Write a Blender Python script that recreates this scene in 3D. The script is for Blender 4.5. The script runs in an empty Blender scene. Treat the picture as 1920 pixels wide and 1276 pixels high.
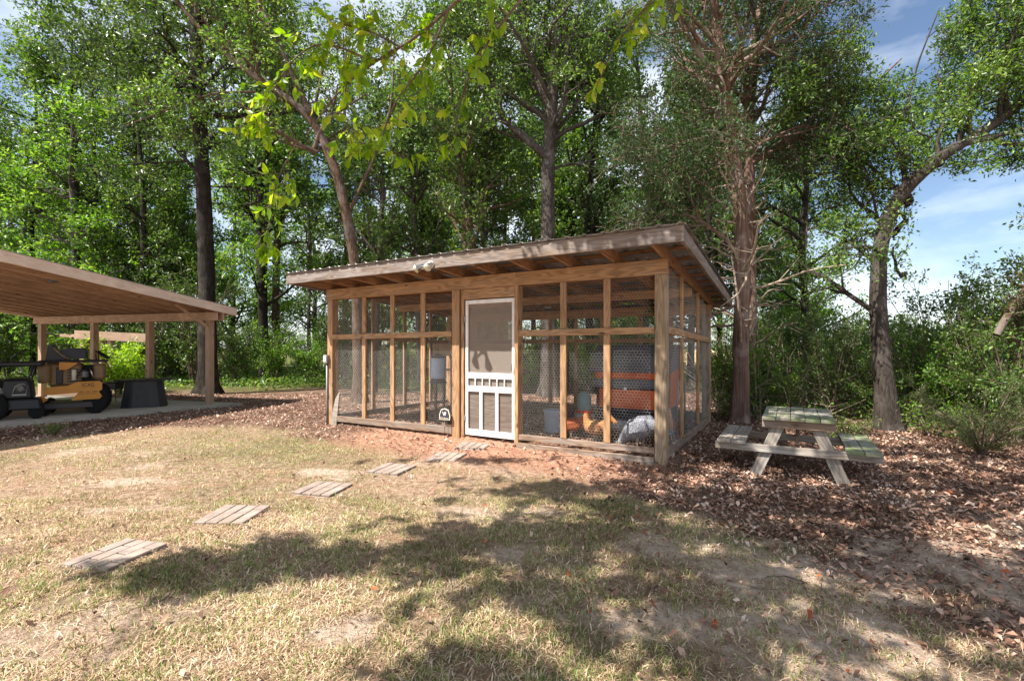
import bpy, bmesh, math, random
import numpy as np
from mathutils import Vector, Matrix, Euler
R = math.radians
SC = bpy.context.scene
COL = SC.collection
rng = np.random.default_rng(7)
random.seed(7)

# ------------------------------------------------------------------ camera
F, HX, HY, CZ = 893.0, 960.0, 652.0, 1.454
cam_d = bpy.data.cameras.new("camera")
cam = bpy.data.objects.new("camera", cam_d); COL.objects.link(cam)
cam.location = (0, 0, CZ); cam.rotation_euler = (R(90), 0, 0)
cam_d.sensor_width = 36; cam_d.lens = F / 1920 * 36; cam_d.shift_y = 14 / 1920
cam_d.clip_start = 0.05; cam_d.clip_end = 2000
SC.camera = cam

# ------------------------------------------------------------------ sky, sun, exposure
SUN_H = Vector((0.870, 0.493, 0)).normalized()      # way the light travels over the ground
SUN_EL = 55.8
TAN = math.tan(R(SUN_EL))
w = bpy.data.worlds.new("World"); SC.world = w; w.use_nodes = True
nt = w.node_tree; nt.nodes.clear()
out = nt.nodes.new("ShaderNodeOutputWorld"); bg = nt.nodes.new("ShaderNodeBackground")
sky = nt.nodes.new("ShaderNodeTexSky"); sky.sky_type = 'NISHITA'; sky.sun_disc = False
sky.sun_elevation = R(SUN_EL); sky.sun_rotation = R(240.6); sky.air_density = 1.0; sky.dust_density = 0.6; sky.ozone_density = 1.6
tc = nt.nodes.new("ShaderNodeTexCoord"); mp = nt.nodes.new("ShaderNodeMapping"); mp.inputs['Scale'].default_value = (1, 1, 2.6)
nz = nt.nodes.new("ShaderNodeTexNoise"); nz.inputs['Scale'].default_value = 2.2; nz.inputs['Detail'].default_value = 7; nz.inputs['Roughness'].default_value = .55
rp = nt.nodes.new("ShaderNodeValToRGB"); rp.color_ramp.elements[0].position = .38; rp.color_ramp.elements[1].position = .66
rp.color_ramp.elements[0].color = (0, 0, 0, 1); rp.color_ramp.elements[1].color = (.9, .9, .9, 1)
mx = nt.nodes.new("ShaderNodeMixRGB"); mx.inputs[2].default_value = (9.2, 9.6, 10.2, 1)
bg.inputs['Strength'].default_value = 0.075
L = nt.links.new
L(tc.outputs['Generated'], mp.inputs['Vector']); L(mp.outputs[0], nz.inputs['Vector']); L(nz.outputs[0], rp.inputs[0])
L(rp.outputs[0], mx.inputs[0]); L(sky.outputs[0], mx.inputs[1]); L(mx.outputs[0], bg.inputs[0]); L(bg.outputs[0], out.inputs[0])
sl = bpy.data.lights.new("sun", 'SUN'); sl.energy = 5.0; sl.angle = R(0.53); sl.color = (1.0, .95, .87)
so = bpy.data.objects.new("sun", sl); COL.objects.link(so)
so.rotation_euler = Vector((SUN_H.x * math.cos(R(SUN_EL)), SUN_H.y * math.cos(R(SUN_EL)), -math.sin(R(SUN_EL)))).to_track_quat('-Z', 'Y').to_euler()
so.location = (-8, -6, 14)
vs = SC.view_settings; vs.view_transform = 'Standard'; vs.look = 'None'; vs.exposure = 1.2; vs.gamma = 1; vs.use_curve_mapping = False

# ------------------------------------------------------------------ helpers
def W(px, py, d):                       # a place in the yard from its bearing and its distance
    return Vector(((px - HX) / F * d, d, CZ + (HY - py) / F * d))

def lattice(seed, n=64):
    return np.random.default_rng(seed).random((n, n))
def vnoise(x, y, s, seed):
    g = lattice(seed); n = g.shape[0]
    x = np.asarray(x) / s; y = np.asarray(y) / s
    xi = np.floor(x).astype(int); yi = np.floor(y).astype(int); fx = x - xi; fy = y - yi
    fx = fx * fx * (3 - 2 * fx); fy = fy * fy * (3 - 2 * fy)
    a = g[xi % n, yi % n]; b = g[(xi + 1) % n, yi % n]; c = g[xi % n, (yi + 1) % n]; d = g[(xi + 1) % n, (yi + 1) % n]
    return (a * (1 - fx) + b * fx) * (1 - fy) + (c * (1 - fx) + d * fx) * fy
def fbm(x, y, s, seed, o=4):
    t = 0; a = .5; k = 0
    for i in range(o):
        t = t + a * vnoise(x, y, s / 2 ** i, seed + i); k += a; a *= .5
    return t / k
def sstep(a, b, x):
    t = np.clip((x - a) / (b - a), 0, 1); return t * t * (3 - 2 * t)

def tag(o, label=None, cat=None, group=None, kind=None):
    if label: o['label'] = label
    if cat: o['category'] = cat
    if group: o['group'] = group
    if kind: o['kind'] = kind
    return o
def link(o, parent=None):
    COL.objects.link(o)
    if parent is not None: o.parent = parent
    return o
def empty(name, loc=(0, 0, 0), rz=0, label=None, cat=None, group=None, rot=None):
    o = bpy.data.objects.new(name, None); link(o); o.location = loc
    o.rotation_euler = rot if rot else (0, 0, rz); o.empty_display_size = .2
    return tag(o, label, cat, group)
def np_mesh(name, V, faces, smooth=False):
    me = bpy.data.meshes.new(name)
    V = np.asarray(V, dtype=np.float32).reshape(-1, 3)
    me.vertices.add(len(V)); me.vertices.foreach_set('co', V.ravel())
    faces = [np.asarray(f, dtype=np.int32) for f in faces if len(f)]
    nl = sum(f.size for f in faces); npol = sum(len(f) for f in faces)
    me.loops.add(nl); me.polygons.add(npol)
    me.loops.foreach_set('vertex_index', np.concatenate([f.ravel() for f in faces]))
    st = []; s = 0
    for f in faces:
        k = f.shape[1]; st.append(np.arange(len(f)) * k + s); s += f.size
    me.polygons.foreach_set('loop_start', np.concatenate(st).astype(np.int32))
    if smooth: me.polygons.foreach_set('use_smooth', np.ones(npol, dtype=bool))
    me.update(calc_edges=True)
    return me
def mobj(name, me, mat=None, parent=None, loc=None):
    o = bpy.data.objects.new(name, me); link(o, parent)
    if mat is not None and not me.materials: me.materials.append(mat)
    if loc is not None: o.location = loc
    return o
def copy_tree(o, parent=None):
    c = o.copy(); link(c, parent) if parent is not None else COL.objects.link(c)
    for ch in [q for q in bpy.data.objects if q.parent == o]:
        copy_tree(ch, c)
    return c

# ------------------------------------------------------------------ materials
def newmat(name):
    m = bpy.data.materials.new(name); m.use_nodes = True; nt = m.node_tree; nt.nodes.clear()
    o = nt.nodes.new("ShaderNodeOutputMaterial"); return m, nt, o
class NB:
    def __init__(s, nt): s.nt = nt
    def n(s, t, **kw):
        x = s.nt.nodes.new(t)
        for k, v in kw.items():
            if k.startswith('i_'):
                key = k[2:]; key = int(key) if key.isdigit() else key.replace('_', ' ')
                x.inputs[key].default_value = v
            else: setattr(x, k, v)
        return x
    def l(s, a, b): s.nt.links.new(a, b)
    def ramp(s, fac, stops):
        r = s.n("ShaderNodeValToRGB"); e = r.color_ramp.elements
        while len(e) < len(stops): e.new(.5)
        for q, (p, c) in zip(e, stops): q.position = p; q.color = (*c, 1)
        s.l(fac, r.inputs[0]); return r.outputs[0]
    def mix(s, fac, a, b, mode='MIX'):
        m = s.n("ShaderNodeMixRGB", blend_type=mode)
        for i, q in enumerate((fac, a, b)):
            if isinstance(q, (int, float)): m.inputs[i].default_value = q
            elif isinstance(q, tuple): m.inputs[i].default_value = (*q, 1) if len(q) == 3 else q
            else: s.l(q, m.inputs[i])
        return m.outputs[0]
    def math(s, op, a, b=None):
        m = s.n("ShaderNodeMath", operation=op)
        for i, q in enumerate((a, b)):
            if q is None: continue
            if isinstance(q, (int, float)): m.inputs[i].default_value = q
            else: s.l(q, m.inputs[i])
        return m.outputs[0]
    def noise(s, vec, scale, detail=4, rough=.55, dist=0):
        x = s.n("ShaderNodeTexNoise"); x.inputs['Scale'].default_value = scale; x.inputs['Detail'].default_value = detail
        x.inputs['Roughness'].default_value = rough; x.inputs['Distortion'].default_value = dist
        if vec is not None: s.l(vec, x.inputs['Vector'])
        return x.outputs[0]
    def bump(s, h, strength, dist=.01):
        b = s.n("ShaderNodeBump"); b.inputs['Strength'].default_value = strength; b.inputs['Distance'].default_value = dist
        s.l(h, b.inputs['Height']); return b.outputs[0]
    def bsdf(s, color, rough=.8, spec=.3, metal=0, normal=None):
        p = s.n("ShaderNodeBsdfPrincipled")
        if isinstance(color, tuple): p.inputs['Base Color'].default_value = (*color, 1)
        else: s.l(color, p.inputs['Base Color'])
        if isinstance(rough, (int, float)): p.inputs['Roughness'].default_value = rough
        else: s.l(rough, p.inputs['Roughness'])
        p.inputs['Specular IOR Level'].default_value = spec; p.inputs['Metallic'].default_value = metal
        if normal is not None: s.l(normal, p.inputs['Normal'])
        return p.outputs[0]

def wood(name, light, dark, grey=0.0, greycol=(.33, .30, .27), stain=None, rough=.75):
    m, nt, o = newmat(name); b = NB(nt)
    tc = b.n("ShaderNodeTexCoord"); oi = b.n("ShaderNodeObjectInfo")
    off = b.n("ShaderNodeVectorMath", operation='SCALE'); off.inputs[0].default_value = (13, 7, 5); b.l(oi.outputs['Random'], off.inputs['Scale'])
    ad = b.n("ShaderNodeVectorMath", operation='ADD'); b.l(tc.outputs['Object'], ad.inputs[0]); b.l(off.outputs[0], ad.inputs[1])
    mp = b.n("ShaderNodeMapping"); mp.inputs['Scale'].default_value = (.9, 7, 7); b.l(ad.outputs[0], mp.inputs[0])
    n1 = b.noise(mp.outputs[0], 1.0, 2, .5, .25)
    s = b.math('SINE', b.math('MULTIPLY', n1, 62.0)); s = b.math('ADD', b.math('MULTIPLY', s, .5), .5)
    mp2 = b.n("ShaderNodeMapping"); mp2.inputs['Scale'].default_value = (3, 90, 90); b.l(ad.outputs[0], mp2.inputs[0])
    n2 = b.noise(mp2.outputs[0], 1.0, 4, .6)
    n3 = b.noise(ad.outputs[0], 1.6, 4, .6)
    g = b.math('ADD', b.math('MULTIPLY', s, .5), b.math('MULTIPLY', n2, .5))
    mid = tuple((light[i] * .6 + dark[i] * .4) for i in range(3))
    c = b.ramp(g, [(.15, dark), (.45, mid), (.85, light)])
    c = b.mix(b.ramp(n3, [(.3, (.0,) * 3), (.7, (1,) * 3)]), b.mix(1.0, c, (.72, .70, .68), 'MULTIPLY'), c)
    # knots
    mp3 = b.n("ShaderNodeMapping"); mp3.inputs['Scale'].default_value = (2.3, 5.5, 5.5); b.l(ad.outputs[0], mp3.inputs[0])
    vo = b.n("ShaderNodeTexVoronoi"); vo.inputs['Scale'].default_value = 1.0; b.l(mp3.outputs[0], vo.inputs['Vector'])
    k = b.ramp(vo.outputs['Distance'], [(.07, (1,) * 3), (.13, (0,) * 3)])
    c = b.mix(k, c, tuple(q * .32 for q in dark))
    if grey > 0:
        mp4 = b.n("ShaderNodeMapping"); mp4.inputs['Scale'].default_value = (1.4, 9, 9); b.l(ad.outputs[0], mp4.inputs[0])
        n4 = b.noise(mp4.outputs[0], 1.2, 5, .65)
        f = b.ramp(n4, [(max(0., .62 - grey * .5), (0,) * 3), (min(1., .95 - grey * .45), (1,) * 3)])
        gc = b.mix(g, tuple(q * .45 for q in greycol), greycol)
        c = b.mix(f, c, gc)
    if stain:
        n5 = b.noise(ad.outputs[0], 3.5, 5, .6)
        c = b.mix(b.ramp(n5, [(.42, (0,) * 3), (.62, (.85,) * 3)]), c, stain)
    c = b.mix(b.math('MULTIPLY', oi.outputs['Random'], .35), c, tuple(q * .55 for q in light))
    nm = b.bump(g, .5, .004)
    b.l(b.bsdf(c, rough, .25, 0, nm), o.inputs[0]); return m
def plain(name, col, rough=.6, metal=0, spec=.4, var=.25, scale=9, bump=.15, dirt=None, em=None):
    m, nt, o = newmat(name); b = NB(nt); tc = b.n("ShaderNodeTexCoord")
    n = b.noise(tc.outputs['Object'], scale, 5, .6)
    c = b.mix(b.ramp(n, [(.3, (0,) * 3), (.75, (1,) * 3)]), tuple(q * (1 - var) for q in col), tuple(min(1, q * (1 + var * .5)) for q in col))
    if dirt:
        n2 = b.noise(tc.outputs['Object'], scale * .35, 6, .7)
        c = b.mix(b.ramp(n2, [(.5, (0,) * 3), (.7, (.8,) * 3)]), c, dirt)
    r = b.math('ADD', b.math('MULTIPLY', n, .3), max(0.02, rough - .15))
    b.l(b.bsdf(c, r, spec, metal, b.bump(n, bump, .003)), o.inputs[0]); return m
def leafmat(name, cols, transl=.35, rough=.45, spec=.5, tcol=None, objvar=.3):
    m, nt, o = newmat(name); b = NB(nt)
    ge = b.n("ShaderNodeNewGeometry"); oi = b.n("ShaderNodeObjectInfo"); tc = b.n("ShaderNodeTexCoord")
    n = b.noise(tc.outputs['Object'], .9, 3, .6)
    f = b.math('ADD', b.math('MULTIPLY', ge.outputs['Random Per Island'], .62), b.math('SUBTRACT', b.math('MULTIPLY', n, .9), .26))
    k = len(cols)
    c = b.ramp(f, [(.12 + .76 * i / (k - 1), q) for i, q in enumerate(cols)])
    if objvar:
        c = b.mix(b.math('MULTIPLY', oi.outputs['Random'], objvar), c, tuple(q * .45 for q in cols[0]))
    p = b.bsdf(c, rough, spec)
    t = b.n("ShaderNodeBsdfTranslucent")
    tc2 = b.mix(1.0, c, tcol or (1.7, 1.75, .7), 'MULTIPLY'); b.l(tc2, t.inputs[0])
    ms = b.n("ShaderNodeMixShader"); ms.inputs[0].default_value = transl
    b.l(p, ms.inputs[1]); b.l(t.outputs[0], ms.inputs[2]); b.l(ms.outputs[0], o.inputs[0]); return m
def barkmat(name, c1, c2, c3=None, zs=5.0, xs=22, strength=.9):
    m, nt, o = newmat(name); b = NB(nt); tc = b.n("ShaderNodeTexCoord")
    mp = b.n("ShaderNodeMapping"); mp.inputs['Scale'].default_value = (xs, xs, zs); b.l(tc.outputs['Object'], mp.inputs[0])
    vr = b.n('ShaderNodeTexVoronoi', feature='DISTANCE_TO_EDGE'); vr.inputs['Scale'].default_value = .8; mq = b.mix(.45, mp.outputs[0], b.noise(mp.outputs[0], 1.5, 3)); b.l(mq, vr.inputs['Vector'])
    n = b.math('MULTIPLY', b.noise(mp.outputs[0], 1.3, 7, .7, .6), b.ramp(vr.outputs[0], [(.0, (.80,) * 3), (.25, (1.08,) * 3)])); n2 = b.noise(tc.outputs['Object'], 1.7, 5, .6)
    c = b.ramp(n, [(.32, c2), (.62, c1)])
    if c3: c = b.mix(b.ramp(n2, [(.5, (0,) * 3), (.66, (.9,) * 3)]), c, c3)
    b.l(b.bsdf(c, .9, .15, 0, b.bump(n, strength, .03)), o.inputs[0]); return m

M = {}
M['wood'] = wood('coop_wood', (.55, .335, .18), (.26, .14, .07), .25, (.38, .31, .25))
M['wood_post'] = wood('post_wood', (.46, .335, .21), (.22, .14, .08), .45, (.36, .31, .24))
M['wood_grey'] = wood('weathered_wood', (.27, .19, .135), (.08, .056, .043), .6, (.37, .33, .32))
M['wood_inner'] = wood('rafter_wood', (.46, .26, .14), (.22, .11, .055), .05)
M['wood_sill'] = wood('sill_wood', (.34, .22, .14), (.16, .09, .055), .6, (.34, .30, .27))
M['wood_table'] = wood('table_wood', (.40, .32, .25), (.17, .125, .09), .7, (.46, .42, .38))
M['wood_mossy'] = wood('mossy_wood', (.36, .31, .25), (.14, .12, .09), .6, (.40, .40, .38), (.135, .19, .05))
M['wood_carport'] = wood('carport_wood', (.60, .42, .29), (.37, .245, .165), .0)
M['wood_fascia_lit'] = wood('carport_fascia_lit_wood', (.92, .76, .64), (.76, .58, .46), .1, (.5, .42, .36))  # carport wood brightened in its colour so the unlit fascia looks sunlit
M['kick'] = wood('kick_board', (.24, .19, .155), (.15, .115, .09), .3, (.26, .23, .2))
M['plywood'] = wood('plywood', (.42, .31, .20), (.27, .18, .10), .2, (.35, .30, .25))
M['galv'] = plain('galvanized_metal', (.34, .33, .33), .5, .5, .4, .35, 6, .1, (.22, .18, .14))
M['galv_wire'] = plain('wire_metal', (.50, .48, .44), .5, .3, .4, .3, 20)
M['white'] = plain('white_paint', (.80, .80, .80), .45, 0, .4, .06, 12, .1, (.60, .56, .50))
M['concrete'] = plain('concrete', (.46, .42, .36), .9, 0, .2, .2, 5, .4, (.30, .25, .2))
M['black'] = plain('black_plastic', (.012, .013, .016), .45, 0, .5, .4, 8, .2)
M['dark_metal'] = plain('dark_metal', (.035, .034, .034), .4, .3, .5, .4, 12, .2)
M['rubber'] = plain('rubber', (.016, .016, .017), .85, 0, .2, .4, 14, .3)
M['orange'] = plain('orange_paint', (.60, .25, .03), .45, 0, .5, .12, 6, .05)
M['tan'] = plain('tan_plastic', (.25, .16, .08), .6, 0, .4, .2, 8, .1)
M['chrome'] = plain('bare_metal', (.6, .6, .58), .3, 1, .5, .15, 12, .1)
M['hen_orange'] = plain('orange_plastic', (.66, .13, .03), .55, 0, .4, .15, 8, .1)
M['hen_grey'] = plain('grey_plastic', (.115, .12, .14), .6, 0, .4, .2, 8, .1)
M['hen_dark'] = plain('dark_plastic', (.04, .045, .06), .6, 0, .4, .3, 8, .1)
M['blue_white'] = plain('pale_blue_plastic', (.52, .66, .88), .45, 0, .4, .15, 10, .05)
M['teal'] = plain('teal_plastic', (.20, .30, .32), .5, 0, .4, .15, 10, .05)
M['paver'] = plain('paver_concrete', (.34, .265, .225), .9, 0, .15, .35, 9, .8, (.22, .17, .13))
M['red'] = plain('red_comb', (.55, .03, .02), .5, 0, .4, .15, 20, .1)
M['red_paint'] = plain('red_paint', (.55, .06, .02), .4, 0, .4, .15, 10, .1)
M['sign'] = plain('sign_face', (.045, .04, .06), .4, 0, .4, .2, 20, .05)
M['cream'] = plain('cream_print', (.72, .66, .52), .6, 0, .3, .05, 20, .02)
M['leg_yellow'] = plain('hen_leg', (.40, .33, .24), .6, 0, .3, .2, 20, .1)
M['lamp_glass'] = plain('lamp_glass', (.55, .55, .45), .12, 0, .8, .1, 10, .0)
M['blade'] = plain('mower_deck', (.06, .05, .045), .5, .2, .4, .3, 9, .3)
M['bark_dark'] = barkmat('dark_bark', (.042, .033, .026), (.014, .011, .009), (.08, .066, .054))
M['bark_grey'] = barkmat('grey_bark', (.135, .112, .098), (.04, .033, .028), (.20, .175, .155), 7, 30)
M['bark_brown'] = barkmat('brown_bark', (.17, .11, .075), (.055, .034, .024), (.20, .165, .14))
M['bark_cedar'] = barkmat('cedar_bark', (.29, .185, .14), (.085, .052, .04), (.34, .28, .245), .9, 34, 1.0)
M['bark_shade'] = barkmat('shaded_grey_bark', (.092, .074, .062), (.03, .024, .02), (.14, .122, .108), 7, 30)  # darker copy of the grey bark: shade on the trunk painted in
M['twig'] = barkmat('twig_bark', (.20, .15, .11), (.09, .065, .05), None, 4, 20, .3)
M['dead_twig'] = barkmat('dead_twig_bark', (.42, .34, .26), (.20, .15, .11), None, 4, 20, .3)
M['leaf_dark'] = leafmat('oak_leaves', [(.020, .045, .010), (.05, .105, .02), (.10, .17, .03), (.22, .29, .09)], .32, .38)
M['leaf_mid'] = leafmat('maple_leaves', [(.022, .055, .012), (.065, .14, .022), (.13, .23, .035), (.27, .35, .10)], .38, .38)
M['leaf_light'] = leafmat('sapling_leaves', [(.05, .12, .014), (.10, .22, .022), (.18, .33, .04), (.33, .43, .10)], .45)
M['leaf_olive'] = leafmat('olive_leaves', [(.035, .055, .010), (.085, .105, .014), (.15, .16, .025), (.24, .17, .035)], .35)
M['leaf_yellow'] = leafmat('bright_leaves', [(.09, .19, .010), (.18, .33, .015), (.31, .46, .025), (.50, .52, .06)], .60, .35, .5, (1.55, 1.5, .5), 0)
M['leaf_cedar'] = leafmat('cedar_sprays', [(.022, .055, .018), (.05, .105, .03), (.11, .17, .06)], .15, .6, .3)
M['leaf_bright'] = leafmat('shrub_leaves', [(.16, .27, .015), (.24, .38, .03), (.34, .46, .06)], .5, .4, .4, None, 0)
M['straw'] = leafmat('dry_grass_blades', [(.11, .07, .042), (.36, .235, .14), (.62, .455, .30), (.86, .71, .54)], .2, .7, .2, (1.1, 1.0, .8), 0)
M['green_grass'] = leafmat('green_grass_blades', [(.06, .10, .025), (.15, .21, .055), (.28, .33, .11), (.44, .42, .21)], .3, .6, .3, None, 0)
M['litter'] = leafmat('fallen_leaves', [(.055, .030, .022), (.15, .075, .05), (.30, .16, .11), (.48, .31, .225), (.64, .50, .41)], .1, .7, .25, (1.1, 1, .9), 0)
M['red_leaf'] = leafmat('red_fallen_leaves', [(.22, .05, .025), (.40, .10, .035), (.50, .20, .07)], .2, .6, .3, (1.1, 1, .9), 0)
M['soil'] = plain('coop_soil', (.26, .15, .10), .95, 0, .1, .35, 12, .8)
M['flower'] = plain('dry_field', (.55, .42, .22), .95, 0, .1, .3, 2, .5)

# ------------------------------------------------------------------ mesh builder for parts
class MB:
    def __init__(s): s.bm = bmesh.new()
    def box(s, c, d, rot=(0, 0, 0), bev=0.0, taper=None):
        m = Matrix.Translation(c) @ Euler(rot).to_matrix().to_4x4() @ Matrix.Diagonal((*d, 1))
        r = bmesh.ops.create_cube(s.bm, size=1.0)['verts']
        if taper:
            for v in r:
                if v.co.z > 0: v.co.x *= taper[0]; v.co.y *= taper[1]
        bmesh.ops.transform(s.bm, matrix=m, verts=r)
        if bev:
            es = {e for v in r for e in v.link_edges}
            bmesh.ops.bevel(s.bm, geom=list(es), offset=bev, segments=1, affect='EDGES')
        return s
    def tube(s, pts, rad, seg=8, caps=True, smooth=True):
        pts = [Vector(p) for p in pts]; n = len(pts)
        if not hasattr(rad, '__len__'): rad = [rad] * n
        d0 = (pts[-1] - pts[0]).normalized()
        up = Vector((0, 0, 1)) if abs(d0.z) < .9 else Vector((1, 0, 0))
        rings = []
        for i, p in enumerate(pts):
            t = (pts[min(i + 1, n - 1)] - pts[max(i - 1, 0)]).normalized()
            a = t.cross(up).normalized(); b = t.cross(a).normalized()
            rings.append([s.bm.verts.new(p + (a * math.cos(2 * math.pi * k / seg) + b * math.sin(2 * math.pi * k / seg)) * rad[i]) for k in range(seg)])
        for i in range(n - 1):
            for k in range(seg):
                f = s.bm.faces.new((rings[i][k], rings[i][(k + 1) % seg], rings[i + 1][(k + 1) % seg], rings[i + 1][k])); f.smooth = smooth
        if caps:
            s.bm.faces.new(rings[0][::-1]); s.bm.faces.new(rings[-1])
        return s
    def lathe(s, prof, c=(0, 0, 0), seg=20, mat=None):
        m = mat or Matrix.Identity(4); c = Vector(c); rings = []
        for r, z in prof:
            rings.append([s.bm.verts.new(c + (m @ Vector((r * math.cos(2 * math.pi * k / seg), r * math.sin(2 * math.pi * k / seg), z)))) for k in range(seg)])
        for i in range(len(prof) - 1):
            for k in range(seg):
                f = s.bm.faces.new((rings[i][k], rings[i][(k + 1) % seg], rings[i + 1][(k + 1) % seg], rings[i + 1][k])); f.smooth = True
        s.bm.faces.new(rings[0][::-1]); s.bm.faces.new(rings[-1]); return s
    def prism(s, poly, t, m=None):       # polygon in x,z pulled out by t along y
        m = m or Matrix.Identity(4)
        a = [s.bm.verts.new(m @ Vector((x, -t / 2, z))) for x, z in poly]
        b = [s.bm.verts.new(m @ Vector((x, t / 2, z))) for x, z in poly]
        n = len(poly)
        s.bm.faces.new(a); s.bm.faces.new(b[::-1])
        for i in range(n): s.bm.faces.new((a[i], b[i], b[(i + 1) % n], a[(i + 1) % n]))
        return s
    def obj(s, name, mat, parent=None, loc=None, rot=None, kind=None, smooth=False):
        bmesh.ops.recalc_face_normals(s.bm, faces=s.bm.faces)
        me = bpy.data.meshes.new(name); s.bm.to_mesh(me); s.bm.free()
        o = mobj(name, me, mat, parent, loc)
        if rot: o.rotation_euler = rot
        if kind: o['kind'] = kind
        if smooth:
            for p in me.polygons: p.use_smooth = True
        return o
_cache = {}
def beam(name, p0, p1, wd, ht, mat, parent=None, up=(0, 0, 1), bev=.004):
    """a timber from p0 to p1: its grain runs along its own x; ht is measured along up"""
    p0, p1 = Vector(p0), Vector(p1); Ln = (p1 - p0).length
    key = (round(Ln, 3), wd, ht, mat.name, bev)
    if key not in _cache:
        b = MB(); b.box((Ln / 2, 0, 0), (Ln, wd, ht), bev=bev)
        me = bpy.data.meshes.new(name); b.bm.to_mesh(me); b.bm.free(); me.materials.append(mat); _cache[key] = me
    o = bpy.data.objects.new(name, _cache[key]); link(o, parent)
    x = (p1 - p0).normalized(); y = Vector(up).cross(x).normalized(); z = x.cross(y)
    m = Matrix((x, y, z)).transposed().to_4x4(); m.translation = p0
    o.matrix_local = m
    return o
# ------------------------------------------------------------------ ground
CU = np.array([.862, -.5065]); CV = np.array([.5065, .862]); CC = np.array([1.854, 5.72])
CROT = math.atan2(-.5065, .862)
def to_coop(x, y):
    return (x - CC[0]) * CU[0] + (y - CC[1]) * CU[1], (x - CC[0]) * CV[0] + (y - CC[1]) * CV[1]
def gz(x, y):
    x = np.asarray(x, float); y = np.asarray(y, float)
    z = (fbm(x + 50, y + 50, 1.3, 3, 4) - .5) * .05
    near = np.exp(-((x / 45) ** 2 + ((y - 8) / 45) ** 2))
    z = z * near
    cx, cy = to_coop(x, y)
    inside = sstep(-6.3, -6.0, cx) * sstep(.15, -.1, cx) * sstep(-.06, .06, cy) * sstep(3.9, 3.6, cy)
    front = np.exp(-((cy + .25) / .35) ** 2) * sstep(-6.4, -5.6, cx) * sstep(-.1, -.7, cx)
    z = z + .10 * inside + .045 * front * (1 - inside)
    z = z - .035 * np.exp(-(((x - 3.2) / 1.3) ** 2 + ((y - 5.6) / 1.3) ** 2))
    z = z - 0.6 * sstep(35, 110, np.hypot(x, y))
    pad = sstep(.5, -.1, carport_dist(x, y))
    z = z * (1 - pad) - .05 * pad
    return z
SLAB = np.array([(-6.95, 12.3), (-14.6, 14.5), (-19.0, 6.5), (-11.6, 5.55)])
def poly_dist(poly, x, y):
    d = np.full(np.shape(x), -1e9)
    n = len(poly)
    for i in range(n):
        a, b = poly[i], poly[(i + 1) % n]; e = b - a; nrm = np.array([e[1], -e[0]]) / np.hypot(*e)
        cen = poly.mean(0)
        if np.dot(cen - a, nrm) > 0: nrm = -nrm
        d = np.maximum(d, (x - a[0]) * nrm[0] + (y - a[1]) * nrm[1])
    return d
def carport_dist(x, y): return poly_dist(SLAB, x, y)
BX = [-30, -9.5, -7.6, -6.4, -4.6, -3.0, -1.7, -.44, .5, 1.0, 1.5, 2.0, 2.5, 40]
BY = [6.0, 6.2, 7.1, 9.1, 8.9, 7.7, 6.7, 6.0, 5.5, 4.9, 4.0, 3.0, 2.0, -20]
def zones(x, y):
    x = np.asarray(x, float); y = np.asarray(y, float)
    wob = (fbm(x, y, 1.1, 21, 4) - .5) * 1.5
    edge = np.interp(x, BX, BY) - y + wob                # > 0 on the lawn
    lawn = sstep(-.35, .45, edge)
    far = sstep(15.5, 17.5, y + (fbm(x, y, 3, 41) - .5) * 3) 
    cx, cy = to_coop(x, y)
    clay = np.exp(-((cy + .35) / .75) ** 2) * sstep(-5.6, -4.2, cx) * sstep(1.0, -1.2, cx)
    clay = np.clip(clay * 1.25 + (fbm(x, y, .8, 5) - .5) * .6 * clay, 0, 1)
    sand = sstep(.60, .78, fbm(x, y, 1.1, 61, 5)) * .5
    for (sx, sy, a, b2) in ((-.15, 4.2, .75, .30), (.05, 3.3, .5, .25), (-4.1, 5.2, .8, .2), (-3.6, 4.3, .35, .12), (-2.1, 5.6, .5, .25), (1.0, 2.55, 1.0, .28), (.35, 2.7, .35, .3), (1.75, 4.4, .7, .5), (1.35, 3.5, .8, .35), (2.3, 3.1, .7, .3), (-.9, 2.5, .3, .2)):
        sand = np.maximum(sand, .72 * np.exp(-((x - sx) / a) ** 2 - ((y - sy) / b2) ** 2) * (.25 + 1.4 * fbm(x, y, .35, 71)))
    sand = np.maximum(sand, .68 * sstep(.5, 1.5, x) * sstep(5.2, 4.3, y) * sstep(.36, .56, fbm(x, y, .55, 401, 4)))
    sand = np.clip(sand * (.35 + .65 * np.maximum(lawn, sstep(4.6, 3.4, y))), 0, 1)
    green = sstep(.45, .65, fbm(x + 9, y, 1.3, 81, 4)) * .45
    green = np.maximum(green, np.exp(-((x + 3.2) / 2.2) ** 2 - ((y - 6.9) / 1.3) ** 2) * (.5 + .9 * fbm(x, y, .7, 91)))
    green = np.maximum(green, np.exp(-((x + 2.2) / .9) ** 2 - ((y - 2.9) / .35) ** 2) * .7)
    green = np.maximum(green, np.exp(-((x - .2) / .8) ** 2 - ((y - 2.3) / .35) ** 2) * .8)
    return lawn, clay, sand, np.clip(green, 0, 1), far
gx = np.concatenate([-np.geomspace(10.3, 420, 26)[::-1], np.arange(-10.2, 9.6, .07), np.geomspace(9.7, 420, 26)])
gy = np.concatenate([-np.geomspace(1.1, 420, 22)[::-1], np.arange(-1, 1.4, .4), np.arange(1.45, 13, .07), np.geomspace(13.1, 600, 34)])
GX, GY = np.meshgrid(gx, gy); nx, ny = len(gx), len(gy)
Z = gz(GX, GY)
rel = (fbm(GX, GY, .16, 31, 3) - .5) * .022 * np.exp(-((GX) / 14) ** 2 - ((GY - 5) / 9) ** 2)
V = np.stack([GX, GY, Z + rel], -1).reshape(-1, 3)
ii = np.arange(nx * ny).reshape(ny, nx)
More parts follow.
